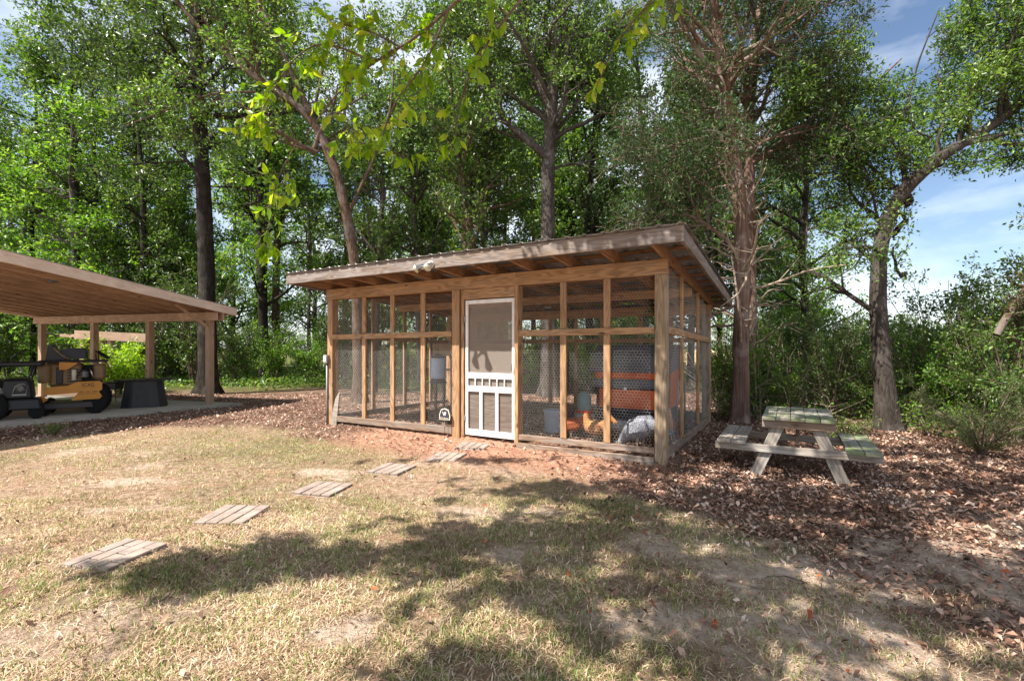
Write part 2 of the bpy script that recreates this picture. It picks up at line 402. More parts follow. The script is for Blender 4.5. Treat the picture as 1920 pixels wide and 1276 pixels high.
Fq = np.stack([ii[:-1, :-1], ii[:-1, 1:], ii[1:, 1:], ii[1:, :-1]], -1).reshape(-1, 4)
gm = np_mesh('ground', V, [Fq], True)
lawn, clay, sand, green, far = zones(GX, GY)
ca = gm.color_attributes.new('zones', 'FLOAT_COLOR', 'POINT')
ca.data.foreach_set('color', np.stack([lawn, clay, sand, green], -1).reshape(-1).astype(np.float32))
ca = gm.color_attributes.new('beyond', 'FLOAT_COLOR', 'POINT')
field = sstep(38, 50, GY) * sstep(-6, 10, GX)
moss = np.zeros_like(GX)
for (mx_, my_, a, b2) in ((.98, 4.35, .30, .13), (1.65, 3.62, .28, .10), (1.95, 3.45, .3, .08)):
    moss = np.maximum(moss, np.exp(-((GX - mx_) / a) ** 2 - ((GY - my_) / b2) ** 2))
ca.data.foreach_set('color', np.stack([far, field, moss, far * 0 + 1], -1).reshape(-1).astype(np.float32))
m, nt, o = newmat('ground'); b = NB(nt)
tc = b.n("ShaderNodeTexCoord"); at = b.n("ShaderNodeVertexColor", layer_name='zones'); at2 = b.n("ShaderNodeVertexColor", layer_name='beyond')
sp = b.n("ShaderNodeSeparateColor"); b.l(at.outputs[0], sp.inputs[0]); sp2 = b.n("ShaderNodeSeparateColor"); b.l(at2.outputs[0], sp2.inputs[0])
nA = b.noise(tc.outputs['Object'], 14, 8, .7); nB = b.noise(tc.outputs['Object'], 60, 6, .7); nC = b.noise(tc.outputs['Object'], 3.1, 6, .6)
litter_c = b.ramp(nB, [(.30, (.045, .026, .02)), (.48, (.13, .072, .05)), (.62, (.25, .15, .105)), (.75, (.40, .29, .21))])
litter_c = b.mix(b.ramp(nC, [(.4, (0,) * 3), (.6, (.75,) * 3)]), litter_c, b.mix(nB, (.16, .10, .075), (.36, .26, .19)))
lawn_c = b.ramp(nA, [(.3, (.17, .10, .065)), (.5, (.41, .275, .185)), (.7, (.64, .485, .365))])
lawn_g = b.ramp(nA, [(.3, (.08, .08, .03)), (.7, (.24, .22, .11))])
lawn_c = b.mix(b.math('MULTIPLY', at.outputs['Alpha'], .8), lawn_c, lawn_g)
red_soil = b.mix(nA, (.30, .15, .09), (.52, .32, .22)); lawn_c = b.mix(b.ramp(nC, [(.52, (0,) * 3), (.66, (.7,) * 3)]), lawn_c, red_soil)
c = b.mix(sp.outputs[0], litter_c, lawn_c)
sand_c = b.ramp(nA, [(.3, (.34, .23, .165)), (.5, (.56, .42, .32)), (.7, (.72, .59, .48))])
c = b.mix(b.ramp(b.math('ADD', sp.outputs[2], b.math('MULTIPLY', b.math('SUBTRACT', nB, .5), .6)), [(.3, (0,) * 3), (.6, (1,) * 3)]), c, sand_c)
clay_c = b.ramp(nA, [(.3, (.27, .125, .075)), (.5, (.46, .25, .165)), (.75, (.60, .39, .28))])
c = b.mix(sp.outputs[1], c, clay_c)
c = b.mix(b.math('MULTIPLY', sp2.outputs[2], b.math('MULTIPLY', nB, 1.6)), c, (.12, .15, .015))
c = b.mix(sp2.outputs[0], c, b.ramp(nA, [(.3, (.06, .06, .02)), (.6, (.13, .14, .04)), (.8, (.26, .20, .12))]))
c = b.mix(sp2.outputs[1], c, b.ramp(nC, [(.3, (.42, .30, .14)), (.7, (.60, .46, .25))]))
hh = b.math('ADD', nB, b.math('MULTIPLY', nA, 1.5))
b.l(b.bsdf(c, .95, .1, 0, b.bump(hh, 1.0, .035)), o.inputs[0])
ground = mobj('ground', gm, m); tag(ground, 'yard ground of dry lawn, red clay, sand and brown leaf litter', None, None, 'structure')

# ------------------------------------------------------------------ scattered blades and leaves
PAV = [(-2.79, 3.36, .31), (-2.42, 4.14, .05), (-1.94, 4.90, .22), (-1.43, 5.68, .35), (-.87, 6.30, .30), (-.55, 6.86, .2)]
def off_pavers(x, y):
    ok = np.ones(len(x), bool)
    for (px, py, _) in PAV: ok &= np.maximum(abs(x - px), abs(y - py)) > .195
    return ok
def scatter(n, y0, y1, seed, power=1.0, x0=-9.5, x1=9, slope=1.12):
    r = np.random.default_rng(seed)
    y = y0 + (y1 - y0) * r.random(n) ** power
    x = (r.random(n) * 2 - 1) * (y * slope + .2)
    k = (x > x0) & (x < x1)
    return x[k], y[k], r
def blades(name, x, y, r, hmin, hmax, wd, lean0, lean1, mat, label):
    n = len(x); z = gz(x, y)
    az = r.random(n) * 2 * np.pi; lean = np.radians(lean0 + (lean1 - lean0) * r.random(n)); h = hmin + (hmax - hmin) * r.random(n) ** 1.5
    d = np.stack([np.cos(az) * np.sin(lean), np.sin(az) * np.sin(lean), np.cos(lean)], -1)
    az2 = az + np.pi / 2 + (r.random(n) - .5); sd = np.stack([np.cos(az2), np.sin(az2), 0 * az], -1)
    p = np.stack([x, y, z - .004], -1); W2 = (wd * (.6 + .8 * r.random(n)))[:, None] * .5
    mid = p + d * (h * .55)[:, None]; mid[:, 2] += h * .12
    tip = p + d * h[:, None]; tip[:, 2] -= h * .10 * np.sin(lean)
    tip[:, :2] += (r.random((n, 2)) - .5) * h[:, None] * .5
    Vv = np.stack([p - sd * W2, p + sd * W2, mid + sd * W2 * .8, mid - sd * W2 * .8, tip], 1).reshape(-1, 3)
    k = np.arange(n)[:, None] * 5
    me = np_mesh(name, Vv, [k + np.array([[0, 1, 2, 3]]), k + np.array([[3, 2, 4]])])
    return tag(mobj(name, me, mat), label, None, None, 'stuff')
def flat_leaves(name, x, y, r, smin, smax, mat, label, zup=.0, tilt=35):
    n = len(x); z = gz(x, y) + .006 + zup * r.random(n)
    s = smin * .6 + (smax * 1.15 - smin * .6) * r.random(n) ** 1.7; az = r.random(n) * 2 * np.pi
    t = np.radians(tilt) * (r.random((n, 2)) - .5) * 2
    a = np.stack([np.cos(az), np.sin(az), np.sin(t[:, 0])], -1); bb = np.stack([-np.sin(az), np.cos(az), np.sin(t[:, 1])], -1)
    p = np.stack([x, y, z + s * .18 * abs(np.sin(t).sum(1))], -1); S = s[:, None]
    cup = np.zeros((n, 3)); cup[:, 2] = s * (.1 + .3 * r.random(n))
    Vv = np.stack([p - a * S * .5, p - bb * S * .28 + cup - a * S * .08, p + a * S * .55 + cup * .6, p + bb * S * .30 + cup + a * S * .05], 1).reshape(-1, 3)
    k = np.arange(n)[:, None] * 4
    me = np_mesh(name, Vv, [k + np.array([[0, 1, 2]]), k + np.array([[0, 2, 3]])])
    return tag(mobj(name, me, mat), label, None, None, 'stuff')
def keep(x, y, r, prob):
    k = (r.random(len(x)) < prob) & off_pavers(x, y) & (carport_dist(x, y) > .1); return x[k], y[k]
def dens(x, y, kind):
    lw, cl, sa, gr, fa = zones(x, y); clump = sstep(.42, .60, fbm(x, y, .16, 131, 3))
    bare = np.clip(1 - 1.05 * sa, .08, 1) * (1 - .93 * cl)
    if kind == 'dry': return (lw * .93 + .07 + .30 * (y < 4.2)) * bare * (.22 + .78 * clump)
    return (lw * (.36 + 1.1 * gr) + .02 * (1 - lw)) * bare * (.15 + .85 * clump)
x, y, r = scatter(290000, 1.8, 4.6, 11, .95); x, y = keep(x, y, r, dens(x, y, 'dry')); 
x2, y2, r2 = scatter(210000, 4.6, 9.6, 12, .85); x2, y2 = keep(x2, y2, r2, dens(x2, y2, 'dry'))
blades('dry_grass', np.concatenate([x, x2]), np.concatenate([y, y2]), r, .02, .075, .0040, 50, 89, M['straw'], 'straw coloured dry grass matted over the lawn')
x, y, r = scatter(150000, 1.8, 4.6, 13, .95); x, y = keep(x, y, r, dens(x, y, 'green')); 
x2, y2, r2 = scatter(120000, 4.6, 9.6, 14, .85); x2, y2 = keep(x2, y2, r2, dens(x2, y2, 'green'))
blades('green_grass', np.concatenate([x, x2]), np.concatenate([y, y2]), r, .02, .068, .0042, 12, 68, M['green_grass'], 'short green grass blades growing through the dry lawn')
# leaf litter: thick to the right and behind, thin over the lawn
x, y, r = scatter(300000, 1.9, 15, 15, .75, -13, 12)
lw, cl, sa, gr, fa = zones(x, y); cxx, cyy = to_coop(x, y)
pr = (1 - lw) * (.45 + .55 * sstep(.35, .55, fbm(x, y, .35, 141))) * (1 - .75 * cl) * (1 - .5 * sa) * np.where(y < 3.6, .6, 1.0) * np.where(x < .3, .55, 1.0)
x, y = keep(x, y, r, pr)
flat_leaves('leaf_litter', x, y, r, .02, .055, M['litter'], 'brown and tan fallen leaves covering the shaded ground', .012, 40)
x, y, r = scatter(16000, 1.9, 8, 16, .8); x, y = keep(x, y, r, np.where(x > .4, .62, .13))
flat_leaves('scattered_leaves', x, y, r, .012, .045, M['litter'], 'single dry leaves scattered over the lawn and dirt', .02, 60)
x, y, r = scatter(330, 1.9, 6.5, 17, .8); k = r.random(len(x)) < np.where(x > -.4, .85, .10); x, y = x[k], y[k]
flat_leaves('red_leaves', x, y, r, .022, .05, M['red_leaf'], 'reddish orange fallen leaves dotted over the shaded dirt', .02, 60)

x, y, r = scatter(1500, 1.9, 12, 18, .8); lw = zones(x, y)[0]; k = r.random(len(x)) < (.08 + .92 * (1 - lw)); x, y = x[k], y[k]; az = r.random(len(x)) * 6.28; Lt = .05 + .28 * r.random(len(x)) ** 2
tw_ = np.stack([np.stack([x + np.cos(az + .35 * i) * Lt * i / 3, y + np.sin(az + .35 * i) * Lt * i / 3, gz(x, y) + .012 + .01 * r.random(len(x)) * i], -1) for i in range(4)], 1)
FALLEN = tw_, Lt
# ------------------------------------------------------------------ trees
def tubes(P, Rd, s=3):
    """P (N,n,3) centre lines, Rd (N,n) radii -> vertices and quads"""
    P = np.asarray(P, float); N, n, _ = P.shape
    T = np.gradient(P, axis=1); T /= np.linalg.norm(T, axis=2, keepdims=True) + 1e-9
    D0 = P[:, -1] - P[:, 0]; ref = np.where((abs(D0[:, 2]) > .8 * np.linalg.norm(D0, axis=1))[:, None], np.array([[1., 0, 0]]), np.array([[0, 0, 1.]]))
    A = np.cross(T, ref[:, None, :]); A /= np.linalg.norm(A, axis=2, keepdims=True) + 1e-9; B = np.cross(T, A)
    th = 2 * np.pi * np.arange(s) / s
    V = P[:, :, None, :] + Rd[:, :, None, None] * (A[:, :, None, :] * np.cos(th)[None, None, :, None] + B[:, :, None, :] * np.sin(th)[None, None, :, None])
    i = np.arange(N)[:, None, None] * n * s; j = np.arange(n - 1)[None, :, None] * s; k = np.arange(s)[None, None, :]; k2 = (k + 1) % s
    Fq = np.stack([i + j + k, i + j + k2, i + j + s + k2, i + j + s + k], -1).reshape(-1, 4)
    return V.reshape(-1, 3), Fq
V_, F_ = tubes(FALLEN[0], np.clip(FALLEN[1] * .016, .0015, .005)[:, None] * np.array([[1, .9, .7, .4]]), 4)
tag(mobj('fallen_twigs', np_mesh('fallen_twigs', V_, [F_], True), M['twig']), 'small fallen twigs lying in the leaf litter', None, None, 'stuff')
def resample(pts, n):
    pts = np.array([list(p) for p in pts], float); d = np.r_[0, np.cumsum(np.linalg.norm(np.diff(pts[:, :3], axis=0), axis=1))]
    t = np.linspace(0, d[-1], n)
    res = np.stack([np.interp(t, d, pts[:, k]) for k in range(pts.shape[1])], -1)
    ker = np.array([.25, .5, .25])
    for _ in range(3):
        q = res.copy()
        for k in range(res.shape[1]): q[1:-1, k] = np.convolve(res[:, k], ker, 'valid')
        res = q
    return res
def stem_mesh(st, seg=14, seed=0, flare=0, rough=.07):
    """one bark covered stem: st (n,4) = xyz and radius"""
    n = len(st); P = st[None, :, :3]; Rr = st[None, :, 3]
    V, Fq = tubes(P, Rr, seg); V = V.reshape(n, seg, 3); c = st[:, None, :3]
    z = np.cumsum(np.r_[0, np.linalg.norm(np.diff(st[:, :3], axis=0), axis=1)])[:, None]; a = np.arange(seg)[None, :]
    k = 1 + rough * (vnoise(a * 1.0 + 0 * z, z * 2.2, 1.0, seed + 3) - .5) * 2 + rough * .8 * np.sin(a * 2 * np.pi / seg * 5 + seed) * np.exp(-z / .9) * (1 + 3 * (flare > 0))
    if flare: k = k + flare * np.exp(-z / .22) * (.7 + .5 * np.cos(a * 2 * np.pi / seg * 4 + seed))
    return (c + (V - c) * k[:, :, None]).reshape(-1, 3), Fq
def nrm(v): return v / (np.linalg.norm(v, axis=-1, keepdims=True) + 1e-9)
def spawn(parents, per, t0, t1, L0, L1, ang0, ang1, up, r, n=5, wob=.25, rad=.5, droop=0.0):
    """parents (N,n,4): child limbs leaving each parent between t0 and t1 of its length"""
    N, m, _ = parents.shape; idx = np.repeat(np.arange(N), per); K = len(idx)
    t = (t0 + (t1 - t0) * r.random(K)) * (m - 1); i = np.minimum(t.astype(int), m - 2); f = (t - i)[:, None]
    a = parents[idx, i]; b2 = parents[idx, i + 1]; p = a * (1 - f) + b2 * f; tan = nrm(b2[:, :3] - a[:, :3])
    q = nrm(np.cross(tan, r.normal(size=(K, 3)))); ang = np.radians(ang0 + (ang1 - ang0) * r.random(K))[:, None]
    d = nrm(tan * np.cos(ang) + q * np.sin(ang) + np.array([[0, 0, up]]))
    Ln = (L0 + (L1 - L0) * r.random(K)) * (1 - .45 * (t / (m - 1) - t0) / max(t1 - t0, .01))
    out = np.zeros((K, n, 4)); pos = p[:, :3].copy(); out[:, 0, :3] = pos; r0 = np.minimum(p[:, 3] * rad, .02 + Ln * .02)
    for k in range(1, n):
        d = nrm(d + r.normal(size=(K, 3)) * wob + np.array([[0, 0, -droop * k / n]])); pos = pos + d * (Ln / (n - 1))[:, None]; out[:, k, :3] = pos
    out[:, :, 3] = r0[:, None] * np.linspace(1, .3, n)[None, :]
    return out
def leaves_on(tw, per, size, r, spread=.08, asp=.56, up=.6, hang=0.0, fold=.18):
    N, n, _ = tw.shape; idx = np.repeat(np.arange(N), per); K = len(idx)
    t = (.15 + .9 * r.random(K)) * (n - 1); i = np.minimum(t.astype(int), n - 2); f = (t - i)[:, None]
    p = tw[idx, i, :3] * (1 - f) + tw[idx, i + 1, :3] * f + r.normal(size=(K, 3)) * spread
    tan = nrm(tw[idx, i + 1, :3] - tw[idx, i, :3])
    ax = nrm(tan * .5 + r.normal(size=(K, 3)) * .8 + np.array([[0, 0, -hang]])); nn = nrm(r.normal(size=(K, 3)) + np.array([[0, 0, up]]) * 1.5)
    sd = nrm(np.cross(ax, nn)); nn = np.cross(sd, ax); s = (size * (.45 + 1.0 * r.random(K)))[:, None]
    V = np.stack([p, p + ax * s * .42 + sd * s * asp * .5 + nn * s * fold, p + ax * s, p + ax * s * .42 - sd * s * asp * .5 + nn * s * fold], 1).reshape(-1, 3)
    k = np.arange(K)[:, None] * 4
    return V, np.concatenate([k + np.array([[0, 1, 2]]), k + np.array([[0, 2, 3]])])
def join(parts):
    Vs, Fs, o = [], {}, 0
    for V, Fc in parts:
        Vs.append(V); Fs.setdefault(Fc.shape[1], []).append(Fc + o); o += len(V)
    return np.concatenate(Vs), [np.concatenate(f) for f in Fs.values()]
def PP(pts, d, dd=0):
    """stem drawn by bearings: (px, py, radius[, extra distance])"""
    out = []
    for q in pts:
        dq = d + (q[3] if len(q) > 3 else 0); v = W(q[0], q[1], dq); out.append((v.x, v.y, v.z, q[2]))
    return out
def tree(name, stems, bark, leafm, label, cat, group=None, seed=1, limbs=26, subs=6, twigs=4, per=12, size=.09, t0=.35, Llimb=(1.6, 3.2), up=.25, flare=.55, asp=.5,
         dead=0, droop=0, hang=0, stem_n=46, clear=None, seg=14, spread=.08, tw_l=(.35, .8), lf_up=.6):
    r = np.random.default_rng(seed); S = []; base = Vector(stems[0][0][:3])
    gzv = float(gz(base.x, base.y)); trunk_parts = []; par = []
    for k, s in enumerate(stems):
        st = resample(s, stem_n if k == 0 else max(14, stem_n // 2)); st[:, :3] -= np.array([base.x, base.y, gzv])
        if k == 0: st[0, 2] = -.12
        S.append(st); trunk_parts.append(stem_mesh(st, seg if k == 0 else max(8, seg - 4), seed + k, flare if k == 0 else 0))
        q = resample(st, 12); par.append(q)
    par = np.array(par); e = empty(name, (base.x, base.y, gzv), 0, label, cat, group)
    main = spawn(par[:1], limbs, t0, .98, *Llimb, 40, 85, up, r, 6, .16, .55, droop)
    if len(par) > 1: main = np.concatenate([main, spawn(par[1:], max(3, limbs // 3), .2, 1.0, Llimb[0] * .6, Llimb[1] * .7, 30, 80, up, r, 6, .16, .55, droop)])
    sub = spawn(main, subs, .2, 1, Llimb[0] * .35, Llimb[1] * .4, 25, 75, up * .6, r, 5, .22, .6, droop)
    tw = spawn(sub, twigs, .2, 1, *tw_l, 20, 70, .1, r, 4, .28, .6, droop)
    if clear is not None:
        def ok(a): 
            pts = a[:, :, :3] + np.array([base.x, base.y, gzv]); return ~np.any(clear(pts[..., 0], pts[..., 1], pts[..., 2]), axis=1)
        main = main[ok(main)]; sub = sub[ok(sub)]; tw = tw[ok(tw)]
    V, Fl = join(trunk_parts); mobj('trunk', np_mesh('trunk', V, Fl, True), bark, e)
    mobj('branches', np_mesh('branches', *join([tubes(main[..., :3], main[..., 3], 6), tubes(sub[..., :3], np.maximum(sub[..., 3], .006), 4), tubes(tw[..., :3], np.maximum(tw[..., 3] * .8, .0035), 3)]), True), bark, e)
    if per:
        Vl, Fl = leaves_on(tw, per, size, r, spread, asp, lf_up, hang); mobj('crown', np_mesh('crown', Vl, [Fl]), leafm, e)
    if dead:
        dd = spawn(par[:1], dead, .12, .75, .7, 2.2, 55, 100, .05, r, 6, .22, .25); d2 = spawn(dd, 3, .25, 1, .25, .8, 30, 80, 0, r, 4, .25, .6)
        tag(mobj('dead_branches', np_mesh('dead_branches', *join([tubes(dd[..., :3], np.clip(dd[..., 3], .006, .03), 5), tubes(d2[..., :3], np.clip(d2[..., 3], .003, .01), 3)]), True), M['dead_twig'], e), None, None, None, 'stuff')
    return e
# ------------------------------------------------------------------ chicken coop
WOOD, POST, GREY, INN, SILL = M['wood'], M['wood_post'], M['wood_grey'], M['wood_inner'], M['wood_sill']
coop = empty('chicken_coop', (CC[0], CC[1], 0), CROT, 'open wooden chicken coop with wire mesh walls and a sloping metal roof', 'chicken coop')
XL, YB = -6.12, 3.66
PITCH = .0734
def rz_(y): return 2.535 - PITCH * y              # underside of the rafters
def post(x, y, top, mat=POST, s=.14):
    return beam('post', (x, y, -.12), (x, y, top), s, s, mat, coop, up=(0, 1, 0), bev=.006)
post(-.07, .07, 2.343); post(XL + .07, .07, 2.343, WOOD); post(-3.16, .07, 2.343, WOOD)
post(-.07, YB - .07, rz_(YB) - .19); post(XL + .07, YB - .07, rz_(YB) - .19, WOOD); post(-2.05, YB - .07, rz_(YB) - .19, WOOD); post(-4.1, YB - .07, rz_(YB) - .19, WOOD)
beam('header', (XL - .03, .03, 2.437), (.007, .03, 2.437), .06, .186, WOOD, coop)
beam('header', (XL - .03, .115, 2.43), (-.0, .115, 2.43), .04, .17, INN, coop)
beam('header', (XL - .03, YB - .03, rz_(YB) - .095), (.007, YB - .03, rz_(YB) - .095), .06, .18, WOOD, coop)
for x in (-.03, XL + .03):                         # sloping rafters over the two end walls sit in the rafter loop; end plates here
    beam('end_rail', (x, .145, 1.68), (x, YB - .145, 1.60), .04, .089, WOOD, coop)
    beam('end_sill', (x, .145, .16), (x, YB - .145, .13), .04, .12, SILL, coop)
for x in (-5.165, -4.49, -3.82):
    beam('stud', (x, .02, .215), (x, .02, 1.622), .088, .038, WOOD, coop, up=(0, 1, 0)); beam('stud', (x, .02, 1.715), (x, .02, 2.34), .088, .038, WOOD, coop, up=(0, 1, 0))
for x in (-1.355, -.745):
    beam('stud', (x, .02, .24), (x, .02, 1.622), .088, .038, WOOD, coop, up=(0, 1, 0)); beam('stud', (x, .02, 1.715), (x, .02, 2.34), .088, .038, WOOD, coop, up=(0, 1, 0))
beam('stud', (-2.075, .055, .0), (-2.075, .055, 2.342), .06, .14, WOOD, coop, up=(0, 1, 0))
beam('stud', (-3.045, .075, .0), (-3.045, .075, 2.342), .05, .10, WOOD, coop, up=(0, 1, 0))
beam('mid_rail', (XL + .142, .018, 1.652), (-3.232, .018, 1.672), .05, .088, WOOD, coop)
beam('mid_rail', (-2.043, .018, 1.662), (-.142, .018, 1.668), .05, .088, WOOD, coop)
beam('sill', (XL + .142, .02, .165), (-3.232, .02, .185), .05, .10, SILL, coop)
beam('sill', (-2.043, .02, .19), (-.142, .02, .20), .05, .075, SILL, coop)
beam('grade_board', (-2.1, -.015, .065), (-.142, -.015, .075), .04, .10, SILL, coop)
beam('door_head', (-3.018, .04, 2.265), (-2.107, .04, 2.265), .05, .15, WOOD, coop)
for y in (1.07, 2.4):
    beam('stud', (-.03, y, .21), (-.03, y, 1.60), .038, .088, WOOD, coop, up=(0, 1, 0)); beam('stud', (-.03, y, 1.70), (-.03, y, rz_(y) + .0), .038, .088, WOOD, coop, up=(0, 1, 0))
for y in (1.1, 2.02, 2.9): beam('stud', (XL + .03, y, .21), (XL + .03, y, 1.60), .038, .088, WOOD, coop, up=(0, 1, 0)); beam('stud', (XL + .03, y, 1.70), (XL + .03, y, rz_(y)), .038, .088, WOOD, coop, up=(0, 1, 0))
for x in (-5.3, -4.7, -3.3, -2.7, -1.32, -.72):
    beam('stud', (x, YB - .02, .2), (x, YB - .02, 2.08), .088, .038, WOOD, coop, up=(0, 1, 0))
beam('back_rail', (XL + .142, YB - .06, 1.60), (-.142, YB - .06, 1.60), .04, .088, WOOD, coop)
beam('back_sill', (XL + .142, YB - .03, .14), (-.142, YB - .03, .14), .05, .12, SILL, coop)
beam('center_beam', (XL + .03, 1.85, rz_(1.85) - .09), (-.03, 1.85, rz_(1.85) - .09), .05, .14, WOOD, coop)
beam('roost', (-5.9, 2.9, .95), (-3.4, 2.9, .95), .05, .05, SILL, coop)
# roof
YF, YK, XR, XA = -.62, 4.08, .32, -6.40
SL = math.atan(PITCH)
def onroof(x, y, dz): return (x, y, rz_(y) + dz)
for i in range(11):
    x = -.03 + (XL + .06) * i / 10
    beam('rafter', onroof(x, YF + .04, .07), onroof(x, YK - .04, .07), .04, .138, INN, coop)
beam('fly_rafter', onroof(XR - .02, YF + .022, .075), onroof(XR - .02, YK - .022, .075), .04, .15, GREY, coop)
beam('fly_rafter', onroof(XA + .02, YF + .022, .075), onroof(XA + .02, YK - .022, .075), .04, .15, GREY, coop)
beam('fascia', (XA, YF, rz_(YF) + .082), (XR, YF, rz_(YF) + .082), .04, .172, GREY, coop)
beam('fascia', (XA, YK, rz_(YK) + .07), (XR, YK, rz_(YK) + .07), .04, .15, GREY, coop)
for i in range(9):                                  # purlins across the rafters
    y = YF + .30 + i * (YK - YF - .45) / 8
    beam('purlin', onroof(XA + .041, y, .158), onroof(XR - .041, y, .158), .088, .035, INN, coop)
# ribbed roofing, sheet by sheet
def roof_sheet(x0, x1):
    xs = []; zs = []; p = .2286; k = 0; x = x0
    while x < x1 - .001:
        for dx, z in ((0, 0), (.07, 0), (.085, .018), (.115, .018), (.13, 0), (.155, .0), (.16, .004), (.17, .004), (.175, 0)):
            if x + dx < x1: xs.append(x + dx); zs.append(z)
        x += p
    xs.append(x1); zs.append(0); n = len(xs); V = []
    for y in (YF - .05, YK + .04):
        for q, z in zip(xs, zs): V.append((q, y, rz_(y) + .180 + z))
    for y in (YF - .05, YK + .04):
        for q, z in zip(xs, zs): V.append((q, y, rz_(y) + .1785 + z))
    f = [(i, i + 1, n + i + 1, n + i) for i in range(n - 1)] + [(2 * n + i + 1, 2 * n + i, 3 * n + i, 3 * n + i + 1) for i in range(n - 1)]
    f += [(i + 1, i, 2 * n + i, 2 * n + i + 1) for i in range(n - 1)]
    return mobj('roof_sheet', np_mesh('roof_sheet', V, [np.array(f)]), M['galv'], coop)
n = 8; wd = (XR - XA + .06) / n
for i in range(n): roof_sheet(XA - .03 + i * wd, XA - .03 + (i + 1) * wd - .002)
# hexagonal chicken wire
def hexwire(a, b2, off, ux, uz, z0=0, topfun=None, r=.0013, dx=.042, dy=.036):
    """wire netting over a rectangle a wide, b2 tall"""
    cols = int(a / dx); rows = int(b2 / dy); h = dy * .17; P = []
    jit = np.random.default_rng(int(a * 1000)).normal(size=(rows + 2, 2 * cols + 3, 2)) * .0012
    def pt(j, i):
        up = h if (i + j) % 2 == 0 else -h
        return (i * dx / 2 + jit[j, i, 0], j * dy + up + jit[j, i, 1])
    for j in range(rows + 1):
        for i in range(2 * cols):
            P.append((pt(j, i), pt(j, i + 1)))
            if (i + j) % 2 == 0 and j < rows: P.append((pt(j, i), pt(j + 1, i)))
    P = np.array(P); 
    if topfun is not None: P = P[topfun(P[:, :, 0].max(1)) > P[:, :, 1].max(1)]
    bulge = .006 * np.sin(P[..., 0] * 5) + .004 * np.sin(P[..., 1] * 7 + P[..., 0] * 3)
    ux = np.array(ux); uz = np.array(uz); nn = np.cross(ux, uz)
    Q = np.array(off)[None, None] + P[..., :1] * ux + P[..., 1:] * uz + bulge[..., None] * nn
    V, Fq = tubes(Q, np.full(Q.shape[:2], r), 3)
    return mobj('chicken_wire', np_mesh('chicken_wire', V, [Fq]), M['galv_wire'], coop)
ww = []
ww.append(hexwire(2.74, 2.12, (XL + .145, .047, .21), (1, 0, 0), (0, 0, 1)))
ww.append(hexwire(1.89, 2.10, (-2.04, .047, .23), (1, 0, 0), (0, 0, 1)))
ww.append(hexwire(3.37, 2.3, (-.055, .145, .20), (0, 1, 0), (0, 0, 1), 0, lambda s: rz_(s + .145) - .22))
ww.append(hexwire(3.37, 2.3, (XL + .055, .145, .20), (0, 1, 0), (0, 0, 1), 0, lambda s: rz_(s + .145) - .22, .0014))
ww.append(hexwire(5.83, 1.86, (XL + .145, YB - .045, .20), (1, 0, 0), (0, 0, 1), r=.0014, dx=.05, dy=.043))
for q in ww: q['kind'] = 'stuff'
# the screen door
door = empty('screen_door', (-2.985, .035, .14), 0); door.parent = coop
DW, DH = .865, 2.035
WH = M['white']
beam('stile', (.0225, 0, 0), (.0225, 0, DH), .045, .03, WH, door, up=(0, 1, 0)); beam('stile', (DW - .0225, 0, 0), (DW - .0225, 0, DH), .045, .03, WH, door, up=(0, 1, 0))
def drail(z, h): beam('rail', (.046, 0, z), (DW - .046, 0, z), .028, h, WH, door)
drail(DH - .03, .058); drail(.90, .085); drail(.70, .085); drail(.045, .09)
beam('slat', (.28, 0, .092), (.28, 0, .656), .055, .026, WH, door, up=(0, 1, 0)); beam('slat', (.56, 0, .092), (.56, 0, .656), .055, .026, WH, door, up=(0, 1, 0))
pr = [(.009, 0), (.013, .012), (.007, .022), (.012, .04), (.013, .052), (.007, .068), (.012, .08), (.009, .112)]
for i in range(5):
    MB().lathe(pr, (.046 + (DW - .092) * (i + 1) / 6, 0, .744), 10).obj('baluster', WH, door)
m, nt, o = newmat('insect_screen'); b = NB(nt); p = b.bsdf((.33, .28, .24), .8, .1); tr = b.n("ShaderNodeBsdfTransparent"); ms = b.n("ShaderNodeMixShader"); ms.inputs[0].default_value = .45
b.l(tr.outputs[0], ms.inputs[1]); b.l(p, ms.inputs[2]); b.l(ms.outputs[0], o.inputs[0])
MB().box((DW / 2, .018, 1.46), (DW - .08, .0015, 1.06)).obj('screen', m, door)
MB().box((DW / 2, .018, .80), (DW - .08, .0015, .14)).obj('screen', m, door)
MB().box((DW / 2, .022, .38), (DW - .08, .008, .60)).obj('kick_panel', M['kick'], door)
for zz in (.25, 1.75): MB().box((-.004, -.018, zz), (.03, .008, .075), bev=.002).obj('hinge', M['galv'], door)
MB().tube([(DW - .03, -.02, .98), (DW - .03, -.05, .99), (DW - .03, -.05, 1.07), (DW - .03, -.02, 1.08)], .006, 6).obj('handle', M['dark_metal'], door)

def coop_w(x, y, z=0):
    return Vector((CC[0] + CU[0] * x + CV[0] * y, CC[1] + CU[1] * x + CV[1] * y, z))
# nest box cabinet behind the door
nb = empty('nest_box', coop_w(-4.78, 2.55, .0), CROT, 'plywood nest box cabinet on legs seen through the screen door', 'nest box')
MB().box((.55, .25, 1.22), (1.15, .45, .62), bev=.004).obj('box_body', M['plywood'], nb)
MB().box((.55, .20, 1.56), (1.25, .60, .03), rot=(.12, 0, 0)).obj('lid', M['plywood'], nb)
MB().box((.55, .00, .90), (1.15, .16, .05)).obj('perch_ledge', SILL, nb)
for i in range(3): MB().box((.19 + i * .36, .012, 1.26), (.33, .02, .36), bev=.003).obj('door_panel', M['plywood'], nb)
for x in (.02, 1.08):
    for y in (.06, .44): beam('leg', (x, y, 0), (x, y, .9), .07, .07, SILL, nb, up=(0, 1, 0))
